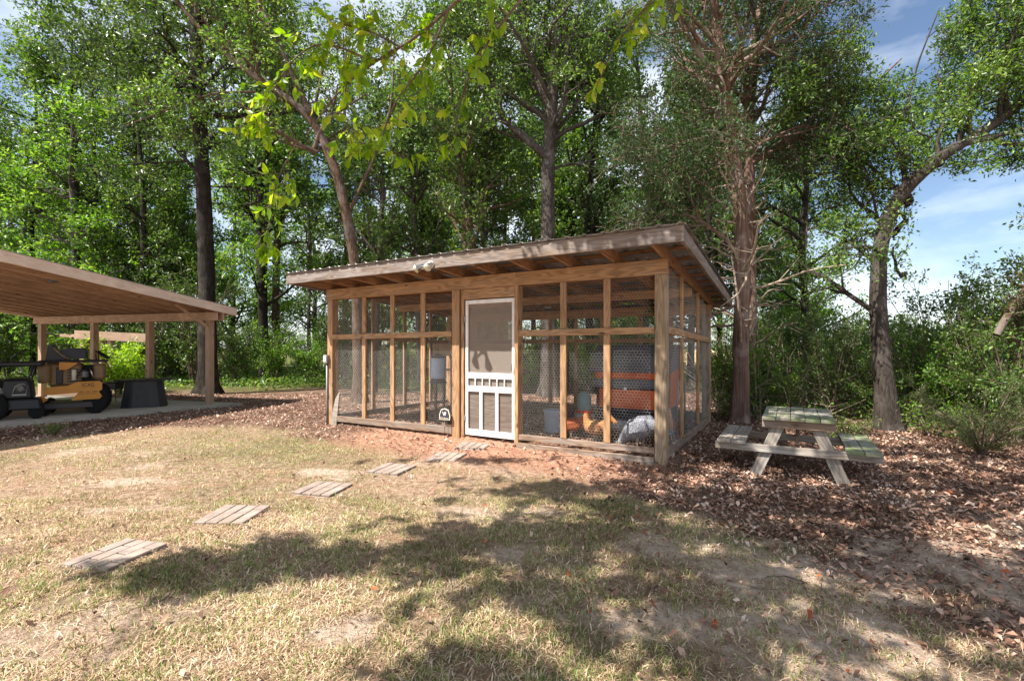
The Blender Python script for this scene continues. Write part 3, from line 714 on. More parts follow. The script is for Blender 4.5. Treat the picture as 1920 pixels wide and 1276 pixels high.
# feeder hanging left of the door post
fd = empty('hanging_feeder', coop_w(-5.05, 1.9, .82), CROT, 'pale blue hanging poultry feeder with a grey lid left of the door post', 'poultry feeder')
MB().lathe([(.17, -.10), (.18, -.08), (.13, .0), (.135, .02)], seg=20).obj('pan', M['hen_grey'], fd)
MB().lathe([(.14, .0), (.15, .05), (.15, .40), (.145, .42)], seg=20).obj('tank', M['blue_white'], fd)
MB().lathe([(.155, .42), (.155, .45), (.05, .50), (.02, .52)], seg=20).obj('lid', M['hen_grey'], fd)
MB().tube([(0, 0, .52), (0, 0, 1.42)], .004, 5).obj('hanger', M['dark_metal'], fd)
cb = empty('wooden_crate', coop_w(-5.25, 2.35, 0), CROT, 'tan board box on a stand behind the pale blue feeder', 'crate')
MB().box((.1, 0, 1.42), (.55, .35, .26), bev=.004).obj('box_body', M['plywood'], cb)
for x in (-.12, .32):
    for y in (-.14, .14): beam('leg', (x, y, 0), (x, y, 1.29), .05, .05, SILL, cb, up=(0, 1, 0))
bk = empty('feed_bucket', coop_w(-2.0, 1.05, .10), 0, 'pale blue plastic bucket on the coop floor right of the door', 'bucket')
MB().lathe([(.12, 0), (.13, .01), (.155, .34), (.165, .345), (.165, .36), (.15, .36)], seg=22).obj('pail', M['blue_white'], bk)
MB().tube([(.15 * math.cos(a), -.02, .34 - .16 * math.sin(a)) for a in np.linspace(0, math.pi, 11)], .004, 5).obj('handle', M['galv'], bk)
MB().lathe([(.03, -.02), (.035, 0), (.02, .03)], (.10, -.14, .12), 12, Euler((R(90), 0, 0)).to_matrix().to_4x4()).obj('drinker_nipple', M['white'], bk)
wt = empty('poultry_waterer', coop_w(-1.75, 1.75, .35), 0, 'grey green plastic waterer on a block behind the orange hen', 'waterer')
MB().lathe([(.15, 0), (.16, .01), (.16, .05), (.12, .06)], seg=22).obj('tray', M['red_paint'], wt)
MB().lathe([(.11, .05), (.12, .08), (.12, .28), (.08, .34), (.02, .36)], seg=22).obj('tank', M['teal'], wt)
MB().box((0, 0, -.13), (.3, .3, .25), bev=.005).obj('block', M['concrete'], wt)
# plastic hen house
hh = empty('hen_house', coop_w(-1.56, 1.72, .10), CROT, 'grey plastic hen house with orange door panels inside the coop', 'hen house')
HG, HO, HD = M['hen_grey'], M['hen_orange'], M['hen_dark']
MB().box((.62, .42, .52), (1.16, .78, .72), bev=.02).obj('body', HD, hh)
MB().box((.62, .0, .475), (1.16, .05, .34), bev=.02).obj('frame', HD, hh)
MB().box((.62, -.035, .53), (1.04, .03, .31), bev=.015).obj('drawer_front', HO, hh)
MB().box((.62, -.03, .78), (1.24, .10, .15), bev=.02).obj('band', HG, hh)
MB().box((.62, -.02, .915), (1.18, .05, .12), bev=.01).obj('upper_panel', HO, hh)
MB().prism([(-.14, .0), (-.02, .26), (.25, .44), (.60, .44), (.86, .26), (.98, .0), (.93, .0), (.42, .06), (-.08, .0)], 1.30, Matrix.Translation((.62, 0, .965)) @ Matrix.Rotation(R(90), 4, 'Z')).obj('roof', HG, hh)
MB().box((1.215, .42, .72), (.03, .62, .62), bev=.01).obj('side_panel', HO, hh); MB().box((.025, .42, .72), (.03, .62, .62), bev=.01).obj('side_panel', HO, hh)
MB().box((.55, -.065, .715), (.05, .02, .085), bev=.005).obj('latch', M['white'], hh)
for x in (.08, 1.16):
    for y in (.06, .78): MB().box((x, y, .08), (.07, .07, .18), bev=.01).obj('leg', HD, hh)
MB().tube([(1.30, .2, .0), (1.30, .25, .78), (1.30, .55, .95), (1.30, .8, .78), (1.30, .85, 0)], .015, 8).obj('run_hoop', M['galv'], hh)

# hens
def hen(loc, heading, c_body, c_tail, label, scale=1.0, peck=False, name='hen', comb=True):
    h = empty(name, loc, heading, label, 'hen', 'hens in the coop'); S = scale
    if peck: sp_ = [(-.22, .20, .010, .045), (-.17, .24, .05, .055), (-.10, .25, .085, .085), (-.02, .225, .10, .105), (.07, .19, .09, .10), (.13, .15, .06, .075), (.18, .10, .042, .05), (.215, .06, .034, .036), (.235, .04, .030, .030), (.25, .03, .01, .01)]
    else: sp_ = [(-.24, .36, .008, .035), (-.20, .325, .03, .055), (-.14, .27, .07, .08), (-.06, .235, .10, .105), (.03, .23, .105, .115), (.10, .25, .08, .095), (.14, .30, .05, .058), (.155, .36, .036, .040), (.165, .40, .032, .034), (.185, .415, .012, .014)]
    bm = bmesh.new(); seg = 14; rings = []
    for i, (x, z, w2, h2) in enumerate(sp_):
        a = sp_[max(i - 1, 0)]; c = sp_[min(i + 1, len(sp_) - 1)]; t = Vector((c[0] - a[0], 0, c[1] - a[1])).normalized(); nv = Vector((-t.z, 0, t.x))
        rings.append([bm.verts.new((Vector((x, 0, z)) + Vector((0, 1, 0)) * w2 * math.cos(q) + nv * h2 * math.sin(q)) * S) for q in [2 * math.pi * k / seg for k in range(seg)]])
    for i in range(len(rings) - 1):
        for k in range(seg): bm.faces.new((rings[i][k], rings[i][(k + 1) % seg], rings[i + 1][(k + 1) % seg], rings[i + 1][k])).smooth = True
    bm.faces.new(rings[0]); bm.faces.new(rings[-1])
    bmesh.ops.subdivide_edges(bm, edges=bm.edges[:], cuts=1, use_grid_fill=True, smooth=.6)
    for v in bm.verts:
        nz_ = math.sin(v.co.x * 130) * math.sin(v.co.y * 140 + v.co.z * 90); v.co += v.normal * .003 * nz_
    bmesh.ops.recalc_face_normals(bm, faces=bm.faces)
    me = bpy.data.meshes.new('body'); bm.to_mesh(me); bm.free(); mobj('body', me, c_body, h)
    hx, hz = (sp_[-2][0], sp_[-2][1]); tx, tz = sp_[0][0], sp_[0][1]
    dn = -.5 if peck else 0
    t = MB()
    for k in range(7):
        a = (k - 3) * .22; L2 = .15 - abs(k - 3) * .012
        t.box(((tx - .03) * S, a * .05 * S, (tz + .02) * S), (L2 * S, .006, .045 * S), rot=(a, R(-40 if peck is False else -5) + R(35) * 0 + (R(75) if False else 0), a * .6))
    t.obj('tail', c_tail, h)
    for s in (-1, 1):
        MB().box(((-.03) * S, s * .102 * S, .235 * S), (.20 * S, .022 * S, .10 * S), rot=(0, R(14), s * .08), bev=.008).obj('wing', c_tail, h)
        MB().tube([(.0, s * .04 * S, .16 * S), (.01, s * .045 * S, .08 * S), (.0, s * .045 * S, .008)], [.018 * S, .009 * S, .007 * S], 7).tube([(0, s * .045 * S, .008), (.05 * S, s * .065 * S, .004)], .005 * S, 5).tube([(0, s * .045 * S, .008), (.055 * S, s * .045 * S, .004)], .005 * S, 5).tube([(0, s * .045 * S, .008), (.05 * S, s * .025 * S, .004)], .005 * S, 5).tube([(0, s * .045 * S, .008), (-.03 * S, s * .045 * S, .004)], .005 * S, 5).obj('leg', M['leg_yellow'], h)
    MB().tube([((hx + .01) * S, 0, hz * S), ((hx + (.04 if peck else .055)) * S, 0, (hz - (.035 if peck else .012)) * S)], [.011 * S, .002], 6).obj('beak', M['tan'], h)
    if comb:
        MB().prism([(-.03, .0), (-.035, .03), (-.02, .018), (-.012, .04), (0, .022), (.01, .036), (.022, .008), (.02, -.004)], .008, Matrix.Translation(((hx - .005) * S, 0, (hz + .026) * S))).prism([(-.008, 0), (-.01, -.03), (.004, -.036), (.01, -.004)], .008, Matrix.Translation(((hx + .01) * S, 0, (hz - .022) * S))).obj('comb', M['red'], h)
    for s in (-1, 1): MB().lathe([(.001, -.005), (.005, 0), (.001, .005)], ((hx + .004) * S, s * .028 * S, (hz + .008) * S), 8).obj('eye', M['black'], h)
    return h
def feathers(name, c1, c2, sc_=60, bars=False):
    m, nt, o = newmat(name); b = NB(nt); tc = b.n("ShaderNodeTexCoord")
    if bars:
        wv = b.n("ShaderNodeTexWave", wave_type='BANDS', bands_direction='X'); wv.inputs['Scale'].default_value = 26; wv.inputs['Distortion'].default_value = 7; wv.inputs['Detail'].default_value = 3; wv.inputs['Detail Scale'].default_value = 3
        b.l(tc.outputs['Object'], wv.inputs['Vector']); f = wv.outputs[1]
    else: f = b.noise(tc.outputs['Object'], sc_, 4, .6)
    b.l(b.bsdf(b.ramp(f, [(.35, c1), (.65, c2)]), .8, .2, 0, b.bump(f, .6, .01)), o.inputs[0]); return m
f_buff = feathers('buff_feathers', (.28, .10, .03), (.55, .27, .10)); f_grey = feathers('barred_feathers', (.07, .075, .10), (.55, .56, .62), bars=True)
f_red = feathers('red_feathers', (.22, .05, .02), (.45, .13, .05)); f_pale = feathers('pale_feathers', (.20, .20, .22), (.52, .50, .50))
GZ = .09
hen(coop_w(-1.10, .55, GZ), CROT + R(172), f_buff, f_buff, 'buff orange hen standing beside the middle mesh stud', 1.0, False)
hen(coop_w(-.42, .42, GZ), CROT + R(160), f_grey, f_grey, 'barred grey hen bent down pecking left of the corner post', 1.45, True, comb=False)
hen(coop_w(-.80, .95, GZ), CROT + R(20), f_pale, f_pale, 'pale grey hen half hidden behind the mesh stud', .95, True, comb=False)
hen(coop_w(-.22, 1.05, GZ + .02), CROT + R(95), f_red, f_red, 'red hen standing upright behind the right corner post', 1.1, False)
hen(coop_w(-1.55, .75, GZ), CROT + R(200), f_red, f_red, 'dark red hen left of the buff orange hen', .95, False)

# flood light, conduit, leaning board, sign
fl = empty('flood_light', coop_w(-3.10, -.645, 2.63), CROT, 'twin head flood light fixed under the roof edge above the door', 'flood light')
MB().lathe([(.05, 0), (.055, .006), (.05, .025), (.03, .03)], (0, 0, 0), 18, Euler((R(90), 0, 0)).to_matrix().to_4x4()).obj('mount', M['white'], fl)
for s, c0 in ((-1, (-.16, -.07, -.035)), (1, (.04, -.09, -.03))):
    c0 = Vector(c0); aim = Vector((s * .25 - .25, -.75, -.55)).normalized(); q = aim.to_track_quat('Z', 'Y').to_matrix().to_4x4()
    MB().lathe([(.022, -.07), (.028, -.03), (.04, .0), (.062, .05), (.064, .058), (.05, .058)], c0, 18, q).obj('lamp_head', M['chrome'], fl)
    MB().lathe([(.058, .05), (.05, .068), (.03, .078), (.005, .082)], c0, 18, q).obj('lens', M['lamp_glass'], fl)
    MB().tube([(0, -.02, 0), c0 * .5 + Vector((0, -.01, .0)), c0], .012, 7).obj('arm', M['galv'], fl)
cd = empty('electrical_conduit', coop_w(XL + .015, -.02, 0), CROT, 'grey electrical conduit and outlet box on the left corner post', 'conduit')
MB().tube([(0, 0, -.05), (.0, 0, .5), (.004, 0, 1.17)], .016, 10).obj('pipe', M['galv'], cd)
MB().box((0, -.01, 1.25), (.11, .07, .15), bev=.006).obj('outlet_box', M['galv'], cd); MB().box((0, -.048, 1.25), (.06, .006, .10), bev=.002).obj('cover', M['white'], cd)
lb = empty('leaning_board', coop_w(-5.88, -.02, 0), CROT, 'weathered cut board leaning against the left corner post', 'board')
MB().prism([(-.10, 0), (-.10, .30), (-.06, .52), (.0, .62), (.035, .60), (.035, .0)], .022, Matrix.Rotation(R(-7), 4, 'X')).obj('board', M['wood_table'], lb)
sg = empty('yard_sign', coop_w(-3.32, -.06, 0), CROT, 'small dark yard sign with a chicken emblem on a wire stake', 'sign')
def shape(s=1.0): return [(-.10 * s, -.075 * s), (.10 * s, -.075 * s), (.105 * s, .0), (.07 * s, .085 * s), (.0, .105 * s), (-.07 * s, .085 * s), (-.105 * s, .0)]
MB().prism(shape(), .008, Matrix.Translation((0, 0, .42))).obj('border', M['cream'], sg)
MB().prism(shape(.86), .008, Matrix.Translation((0, -.003, .42))).obj('face', M['sign'], sg)
MB().prism([(-.04, .05), (-.03, .02), (-.015, -.01), (.015, -.012), (.03, .01), (.034, .05), (.022, .035), (.012, .056), (.0, .025), (-.02, .03)], .004, Matrix.Translation((0, -.009, .425))).obj('emblem', M['cream'], sg)
MB().tube([(0, 0, -.05), (0, 0, .34)], .004, 5).obj('stake', M['dark_metal'], sg)
def text(name, body, size, mat, parent, loc, rot, ext=.001):
    cu = bpy.data.curves.new(name, 'FONT'); cu.body = body; cu.size = size; cu.extrude = ext; cu.align_x = 'CENTER'; cu.align_y = 'CENTER'
    to = bpy.data.objects.new(name, cu); link(to, parent); to.location = loc; to.rotation_euler = rot; cu.materials.append(mat)
    me = bpy.data.meshes.new_from_object(to); bpy.data.objects.remove(to); o = mobj(name, me, mat, parent, loc); o.rotation_euler = rot; return o
text('lettering', 'Chickens', .042, M['cream'], sg, (0, -.010, .372), (R(90), 0, 0))

# ------------------------------------------------------------------ stepping stones with moulded brick pattern
def paver(x, y, rot, tilt, label):
    g = float(gz(x, y)); t = empty('stepping_stone', (x, y, g + (.004 if y < 6.6 else -.008)), 0, label, 'stepping stone', 'stepping stones to the coop door', rot=(tilt[0], tilt[1], -rot))
    MB().box((0, 0, -.018), (.43, .43, .036), bev=.006).obj('slab', M['paver'], t)
    r_ = random.Random(int(x * 100)); w2 = .1065
    for c in range(4):
        cxx = -.213 + w2 * (c + .5); st = 0 if c % 2 else -.108; yy = -.2135 + (0 if c % 2 == 0 else 0)
        cuts = [-.2135, .0, .2135] if c % 2 == 0 else [-.2135, -.105, .105, .2135]
        for a, b2 in zip(cuts[:-1], cuts[1:]):
            MB().box((cxx, (a + b2) / 2, .008 + r_.random() * .005), (w2 - .011, b2 - a - .010, .020), bev=.004).obj('brick', M['paver'], t)
pl = ['nearest brick patterned stepping stone at the lower left of the lawn', 'second stepping stone from the near end of the path, set square in dry grass', 'third stepping stone from the near end of the path', 'fourth stepping stone, halfway between the lawn and the coop door', 'tilted grey stepping stone beside a green tuft near the coop', 'stepping stone half buried in clay right before the screen door']
for (x, y, rt), lab, tl in zip(PAV, pl, ((.03, -.03), (.02, .0), (0, .02), (.01, -.01), (.05, -.03), (-.03, .02))): paver(x, y, rt, tl, lab)

# ------------------------------------------------------------------ picnic table
pt = empty('picnic_table', (2.868, 5.468, -.03), CROT, 'small weathered picnic table with mossy green planks beside the coop', 'picnic table')
TT = M['wood_table']; MO = M['wood_mossy']
for i in range(5): beam('top_plank', (.07 + i * .142, -.01 + .006 * (i % 2), .68 + .002 * (i % 3)), (.07 + i * .142, 1.17, .68 + .002 * (i % 3)), .136, .036, MO, pt)
for x0, mm in ((-.40, TT), (-.245, TT), (.87, MO), (1.025, MO)): beam('bench_plank', (x0, -.04 if x0 < 0 else -.09, .386), (x0, 1.18, .386), .148, .036, mm, pt)
for y in (.10, 1.02):
    beam('bench_support', (-.50, y - .04, .325), (1.12, y - .04, .325), .036, .088, TT, pt)
    beam('top_support', (.0, y - .04, .617), (.71, y - .04, .617), .036, .088, SILL, pt)
    for s in (-1, 1): beam('leg', (.355 + s * .44, y, -.02), (.355 + s * .16, y, .655), .036, .12, TT, pt, up=(1, 0, 0))
beam('brace', (.355, .16, .36), (.355, .50, .655), .085, .036, SILL, pt, up=(1, 0, 0)); beam('brace', (.355, .98, .36), (.355, .64, .655), .085, .036, SILL, pt, up=(1, 0, 0))

# ------------------------------------------------------------------ carport
bd = Vector((-.96, .28, 0)).normalized(); rd = Vector((.28, .96, 0)).normalized()
P0 = Vector((-7.66, 12.07, 0)); CP = M['wood_carport']
crot = math.atan2(-bd.y, -bd.x)                       # own x runs along the beam to the right, own y to the back
cp = empty('carport', (P0.x, P0.y, 0), crot, 'open timber carport with a fascia coloured pale as if sunlit sheltering the mowers', 'carport')
RP = .128
def cz_(y): return 2.37 - RP * y                      # underside of the rafters, rising to the front
for x in (0, -2.03, -4.09, -6.2): beam('post', (x, 0, -.05), (x, 0, 2.34), .14, .14, CP, cp, up=(0, 1, 0))
for x in (-.3, -3.2, -6.2): beam('post', (x, -7.2, -.05), (x, -7.2, cz_(-7.2) - .01), .14, .14, CP, cp, up=(0, 1, 0))
beam('beam', (-6.4, -.09, 2.245), (.35, -.09, 2.245), .04, .20, CP, cp); beam('beam', (-6.4, .09, 2.245), (.35, .09, 2.245), .04, .20, CP, cp)
beam('beam', (-6.4, -7.29, cz_(-7.2) - .11), (.35, -7.29, cz_(-7.2) - .11), .04, .2, CP, cp)
x = .30; k = 0
while x > -6.6:
    beam('rafter', (x, -7.8, cz_(-7.8) + .07), (x, .40, cz_(.4) + .07), .045, .15, CP, cp); x -= .60; k += 1
MB().box((-3.15, 0, 0), (7.0, 8.32, .02)).obj('roof_deck', INN, cp, loc=(0, -3.7, cz_(-3.7) + .155), rot=(-math.atan(RP), 0, 0))
MB().box((-3.15, 0, 0), (7.1, 8.40, .012)).obj('roof_sheet', M['galv'], cp, loc=(0, -3.7, cz_(-3.7) + .175), rot=(-math.atan(RP), 0, 0))
beam('fascia', (.375, -7.9, cz_(-7.9) + .075), (.375, .46, cz_(.46) + .075), .04, .20, M['wood_fascia_lit'], cp)
beam('fascia', (-6.66, -7.9, cz_(-7.9) + .075), (-6.66, .46, cz_(.46) + .075), .04, .20, M['wood_fascia_lit'], cp)
beam('fascia', (-6.64, .44, cz_(.44) + .07), (.355, .44, cz_(.44) + .07), .04, .17, M['wood_fascia_lit'], cp)
beam('knee_brace', (.02, -.12, 2.0), (-.0, -.9, cz_(-.9)), .04, .09, CP, cp, up=(1, 0, 0))
V = []
for z in (.035, -.12):
    for (x, y) in SLAB: V.append((x, y, z))
slab = mobj('concrete_slab', np_mesh('concrete_slab', V, [np.array([(0, 1, 2, 3), (0, 4, 5, 1), (1, 5, 6, 2), (2, 6, 7, 3), (3, 7, 4, 0)])]), M['concrete'])
tag(slab, 'concrete floor slab under the carport', None, None, 'structure')
v = W(100, 522, 9.4); cl_ = empty('ceiling_light', (v.x, v.y, v.z), 0, 'round glass light under the carport roof', 'ceiling light')
MB().lathe([(.10, .03), (.11, .0), (.10, -.02)], seg=20).obj('base', M['galv'], cl_); MB().lathe([(.09, -.02), (.085, -.05), (.05, -.075), (.005, -.085)], seg=20).obj('glass_shade', M['hen_grey'], cl_)
MB().tube([(0, 0, .03), (0, 0, .30)], .012, 6).obj('stem', M['galv'], cl_)
# timber frame behind
tf = empty('timber_frame', W(153, 652, 17.0) * 1.0, 0, 'wooden post and beam frame standing behind the carport', 'timber frame'); tf.location.z = 0
def tfx(px, d=17.0): return W(px, 652, d).x - tf.location.x
beam('beam', (tfx(113), .0, 1.90), (tfx(150), 0, 1.88), .05, .10, CP, tf); beam('beam', (tfx(143), -.06, 1.93), (tfx(292), -.06, 1.79), .05, .30, CP, tf)
for px in (153, 188, 205): beam('post', (tfx(px), .05, -.1), (tfx(px), .05, 1.9), .14, .14, CP, tf, up=(0, 1, 0))
# wooden fence post
v = W(519, 652, 21.6); fp = empty('fence_post', (v.x, v.y, 0), 0, 'lone square wooden post between two thin trunks at the wood edge', 'post')
beam('shaft', (0, 0, -.1), (0, 0, 1.92), .13, .13, POST, fp, up=(0, 1, 0)); MB().lathe([(.02, 0), (.02, .03)], (0, -.066, 1.6), 8, Euler((R(90), 0, 0)).to_matrix().to_4x4()).obj('bolt', M['galv'], fp)
# black table
v = W(272, 652, 11.6); bt = empty('black_table', (v.x, v.y, .035), R(30), 'black table with a wide flat top and a flared skirt under the carport', 'table')
MB().box((0, 0, .655), (1.36, .80, .03), bev=.01).obj('table_top', M['black'], bt)
MB().box((0, 0, .635), (.9, .62, .05), bev=.01).obj('rim', M['black'], bt)
sk = MB(); ring = []; bt.scale = (.80, .9, 1)
prof = [(.44, .30, .62), (.46, .31, .45), (.50, .33, .25), (.55, .36, .0)]
for (a, c, z) in prof: ring.append([sk.bm.verts.new((a * (1 + .03 * math.sin(9 * q)) * max(-1, min(1, 1.25 * math.cos(q))), c * (1 + .03 * math.sin(9 * q)) * max(-1, min(1, 1.25 * math.sin(q))), z)) for q in [2 * math.pi * k / 48 for k in range(48)]])
for i in range(3):
    for k in range(48): sk.bm.faces.new((ring[i][k], ring[i][(k + 1) % 48], ring[i + 1][(k + 1) % 48], ring[i + 1][k]))
sk.obj('skirt', M['black'], bt)
# small grill
v = W(213, 652, 12.6); gr_ = empty('charcoal_grill', (v.x, v.y, .035), 0, 'small black box grill on thin legs beside the black table', 'grill')
MB().box((0, 0, .42), (.32, .26, .17), taper=(1.15, 1.15), bev=.01).obj('fire_box', M['black'], gr_); MB().box((0, 0, .53), (.46, .34, .02), bev=.004).obj('grate', M['dark_metal'], gr_)
for sx in (-.13, .13):
    for sy in (-.1, .1): MB().tube([(sx, sy, .34), (sx * 1.25, sy * 1.25, 0)], .009, 6).obj('leg', M['dark_metal'], gr_)

# ------------------------------------------------------------------ riding mower (orange)
def wheel(parent, c, r, w2, rim=M['dark_metal']):
    q = Euler((R(90), 0, 0)).to_matrix().to_4x4()
    tyre = MB().lathe([(r * .55, -w2 * .5), (r * .92, -w2 * .5), (r, -w2 * .3), (r, w2 * .3), (r * .92, w2 * .5), (r * .55, w2 * .5)], c, 28, q)
    for k in range(20):
        a = 2 * math.pi * k / 20; tyre.box((c[0] + r * math.cos(a), c[1], c[2] + r * math.sin(a)), (.012, w2 * .9, .03), rot=(0, -a + math.pi, 0))
    e = tyre.obj('wheel', M['rubber'], parent); MB().lathe([(r * .56, -w2 * .4), (r * .3, -w2 * .25), (.04, -w2 * .2), (.03, w2 * .3), (r * .56, w2 * .4)], c, 20, q).obj('rim', rim, e); return e
v = W(140, 652, 10.35); mw = empty('riding_mower', (v.x, v.y, .035), R(35), 'orange zero turn riding mower with a black seat and levers', 'riding mower')
OR, BK, DM, TN = M['orange'], M['black'], M['dark_metal'], M['tan']
wheel(mw, (.52, -.26, .30), .30, .24); wheel(mw, (.52, .46, .30), .30, .24); wheel(mw, (-.62, -.26, .16), .16, .12); wheel(mw, (-.62, .46, .16), .16, .12)
MB().box((-.08, .1, .20), (1.15, 1.1, .12), taper=(.92, .92), bev=.02).obj('cutting_deck', M['blade'], mw)
MB().prism([(-.62, .22), (-.62, .42), (-.50, .36), (-.30, .34), (.05, .33), (.62, .33), (.60, .42), (.68, .50), (.66, .66), (.60, .68), (.12, .665), (-.04, .61), (-.55, .58), (-.56, .40)][:0] or
           [(-.60, .42), (-.60, .58), (-.08, .60), (.10, .67), (.62, .68), (.68, .64), (.68, .50), (.60, .46), (.68, .36), (.62, .31), (-.02, .30), (.14, .45)], .03, Matrix.Translation((0, -.42, 0))).obj('side_panel', OR, mw)
MB().prism([(-.66, .24), (-.66, .42), (-.50, .34)], .03, Matrix.Translation((0, -.42, 0))).obj('side_panel', OR, mw)
text('lettering', 'SCAG', .115, BK, mw, (.36, -.438, .60), (R(90), 0, 0), .001)
for x, l in ((.18, .10), (.33, .10), (.48, .12)): MB().box((x + .03, -.437, .465), (l, .003, .012)).obj('stripe', BK, mw)
MB().box((.34, -.437, .425), (.44, .003, .006)).obj('stripe', BK, mw)
MB().box((0, .1, .50), (1.2, .62, .10), bev=.02).obj('chassis', DM, mw)
MB().lathe([(.13, 0), (.15, .03), (.15, .30), (.13, .36), (.06, .38)], (-.62, -.2, .66), 18).obj('fuel_tank', TN, mw)
MB().prism([(-.30, .92), (-.30, 1.08), (.12, 1.06), (-.12, .92)], .30, Matrix.Translation((0, -.12, 0))).obj('fender', OR, mw)
MB().box((.58, .0, .86), (.26, .4, .34), bev=.05).obj('tank_cover', TN, mw)
eng = MB().lathe([(.15, 0), (.16, .05), (.16, .14), (.11, .20), (.06, .22)], (.22, .0, .74), 20).obj('engine', DM, mw)
for k in range(6): MB().lathe([(.175, 0), (.175, .008)], (.22, 0, .76 + k * .02), 18).obj('cooling_fin', M['chrome'], eng)
MB().tube([(.02, -.22, .70), (.02, -.24, .92)], .055, 12).obj('oil_filter', M['cream'], mw)
MB().tube([(.36, -.22, .95), (.42, -.28, .86), (.46, -.26, .70)], .018, 8).obj('exhaust_pipe', M['chrome'], mw)
mw.scale = (.72, .8, 1.04)
MB().box((-.18, .10, .82), (.72, .60, .46), taper=(.96, .9), bev=.04).obj('engine_housing', M['tan'], mw)
MB().box((.0, .35, .75), (1.2, .10, .50), bev=.03).obj('rear_guard', DM, mw)
MB().box((-.30, -.215, .80), (.14, .02, .34), bev=.01).obj('vent', BK, mw)
for k in range(5): MB().box((.02, -.215, .68 + k * .06), (.30, .02, .022), bev=.004).obj('louvre', BK, mw)
MB().tube([(-.06, -.2, .74), (.10, -.25, .78), (.16, -.2, .90)], .014, 7).obj('hose', BK, mw)
MB().box((.0, .05, 1.09), (1.5, .66, .05), bev=.02).obj('upper_frame', BK, mw)
MB().prism([(-.26, 1.12), (-.30, 1.20), (-.16, 1.34), (.05, 1.37), (.30, 1.36), (.36, 1.28), (.36, 1.14)], .50, Matrix.Translation((-.1, .08, 0))).obj('seat', M['hen_dark'], mw)
MB().prism([(-.62, 1.10), (-.56, 1.42), (-.48, 1.44), (-.38, 1.30), (-.30, 1.12)], .44, Matrix.Translation((-.0, .08, 0))).obj('backrest', BK, mw)
MB().tube([(-.42, -.22, 1.36), (-.25, -.24, 1.22), (-.08, -.24, 1.13)], .018, 8).obj('armrest', TN, mw)
for y in (-.2, .35): MB().tube([(.52, y, 1.08), (.50, y, 1.30), (.78, y, 1.14)], .022, 8).obj('control_lever', BK, mw)
# black machine at the left
v = W(28, 652, 9.5); bm_ = empty('walk_behind_mower', (v.x, v.y, .035), R(38), 'black walk behind mower with a white crest on its side at the left edge', 'mower')
wheel(bm_, (-.35, -.28, .28), .28, .2); wheel(bm_, (-.35, .4, .28), .28, .2); wheel(bm_, (.42, -.2, .15), .15, .1); wheel(bm_, (.42, .35, .15), .15, .1)
MB().box((.0, .06, .30), (1.05, .7, .22), taper=(.9, .9), bev=.03).obj('deck', BK, bm_)
MB().box((.05, .05, .60), (.62, .5, .42), taper=(.85, .9), bev=.05).obj('engine_cover', BK, bm_)
MB().box((-.45, .05, .72), (.5, .5, .18), bev=.05).obj('console', BK, bm_)
MB().box((-.05, .05, 1.10), (1.15, .55, .10), bev=.03).obj('handle_bar_console', BK, bm_)
for y in (-.2, .3): MB().tube([(-.40, y, .70), (-.28, y, 1.08)], .022, 8).tube([(.25, y, .72), (.35, y, 1.08)], .02, 8).obj('frame_tube', DM, bm_)
MB().tube([(-.05, -.1, 1.12), (-.05, -.1, 1.22), (.22, -.1, 1.40)], .02, 8).obj('control_lever', BK, bm_)
cr = empty('crest', (.13, -.215, .60), 0); cr.parent = bm_; cr.rotation_euler = (R(-7), 0, 0)
LT = M['galv_wire']; bm_.scale = (.78, .8, 1)
MB().tube([(-.14, -.012, -.09), (-.10, -.012, .05), (-.03, -.012, .10), (.06, -.012, .10), (.13, -.012, .05), (.10, -.012, -.09)], .007, 5).obj('outline', LT, cr)
MB().box((-.02, -.012, -.11), (.26, .006, .022)).obj('banner', LT, cr)
for k in range(9): MB().tube([(-.01 + (.02 + .008 * k) * math.cos(q), -.012, -.055 + (.03 + .013 * k) * math.sin(q)) for q in np.linspace(.3 + .5 * (k % 2), 1.2 + .4 * (k % 3) + .8, 5)], .0035, 5).obj('stroke', LT, cr)
MB().box((-.40, -.215, .66), (.10, .01, .15), rot=(0, .15, 0), bev=.004).obj('tag', M['cream'], bm_)
MB().box((-.52, -.20, .78), (.16, .06, .10), bev=.02).obj('cap', M['red_paint'], bm_)
for p_ in ((-.1, -.23, .35), (-.2, -.24, .42), (.3, -.22, .33), (.05, -.235, .30)): MB().lathe([(.012, 0), (.016, .004), (.01, .014)], p_, 8, Euler((R(90), 0, 0)).to_matrix().to_4x4()).obj('bolt', M['chrome'], bm_)
for k, p_ in enumerate([[(-.45, -.25, .5), (-.3, -.27, .60), (-.15, -.26, .55)], [(-.5, -.25, .40), (-.35, -.27, .47), (-.2, -.26, .50)]]): MB().tube(p_, .010, 6).obj('cable', M['chrome'], bm_)
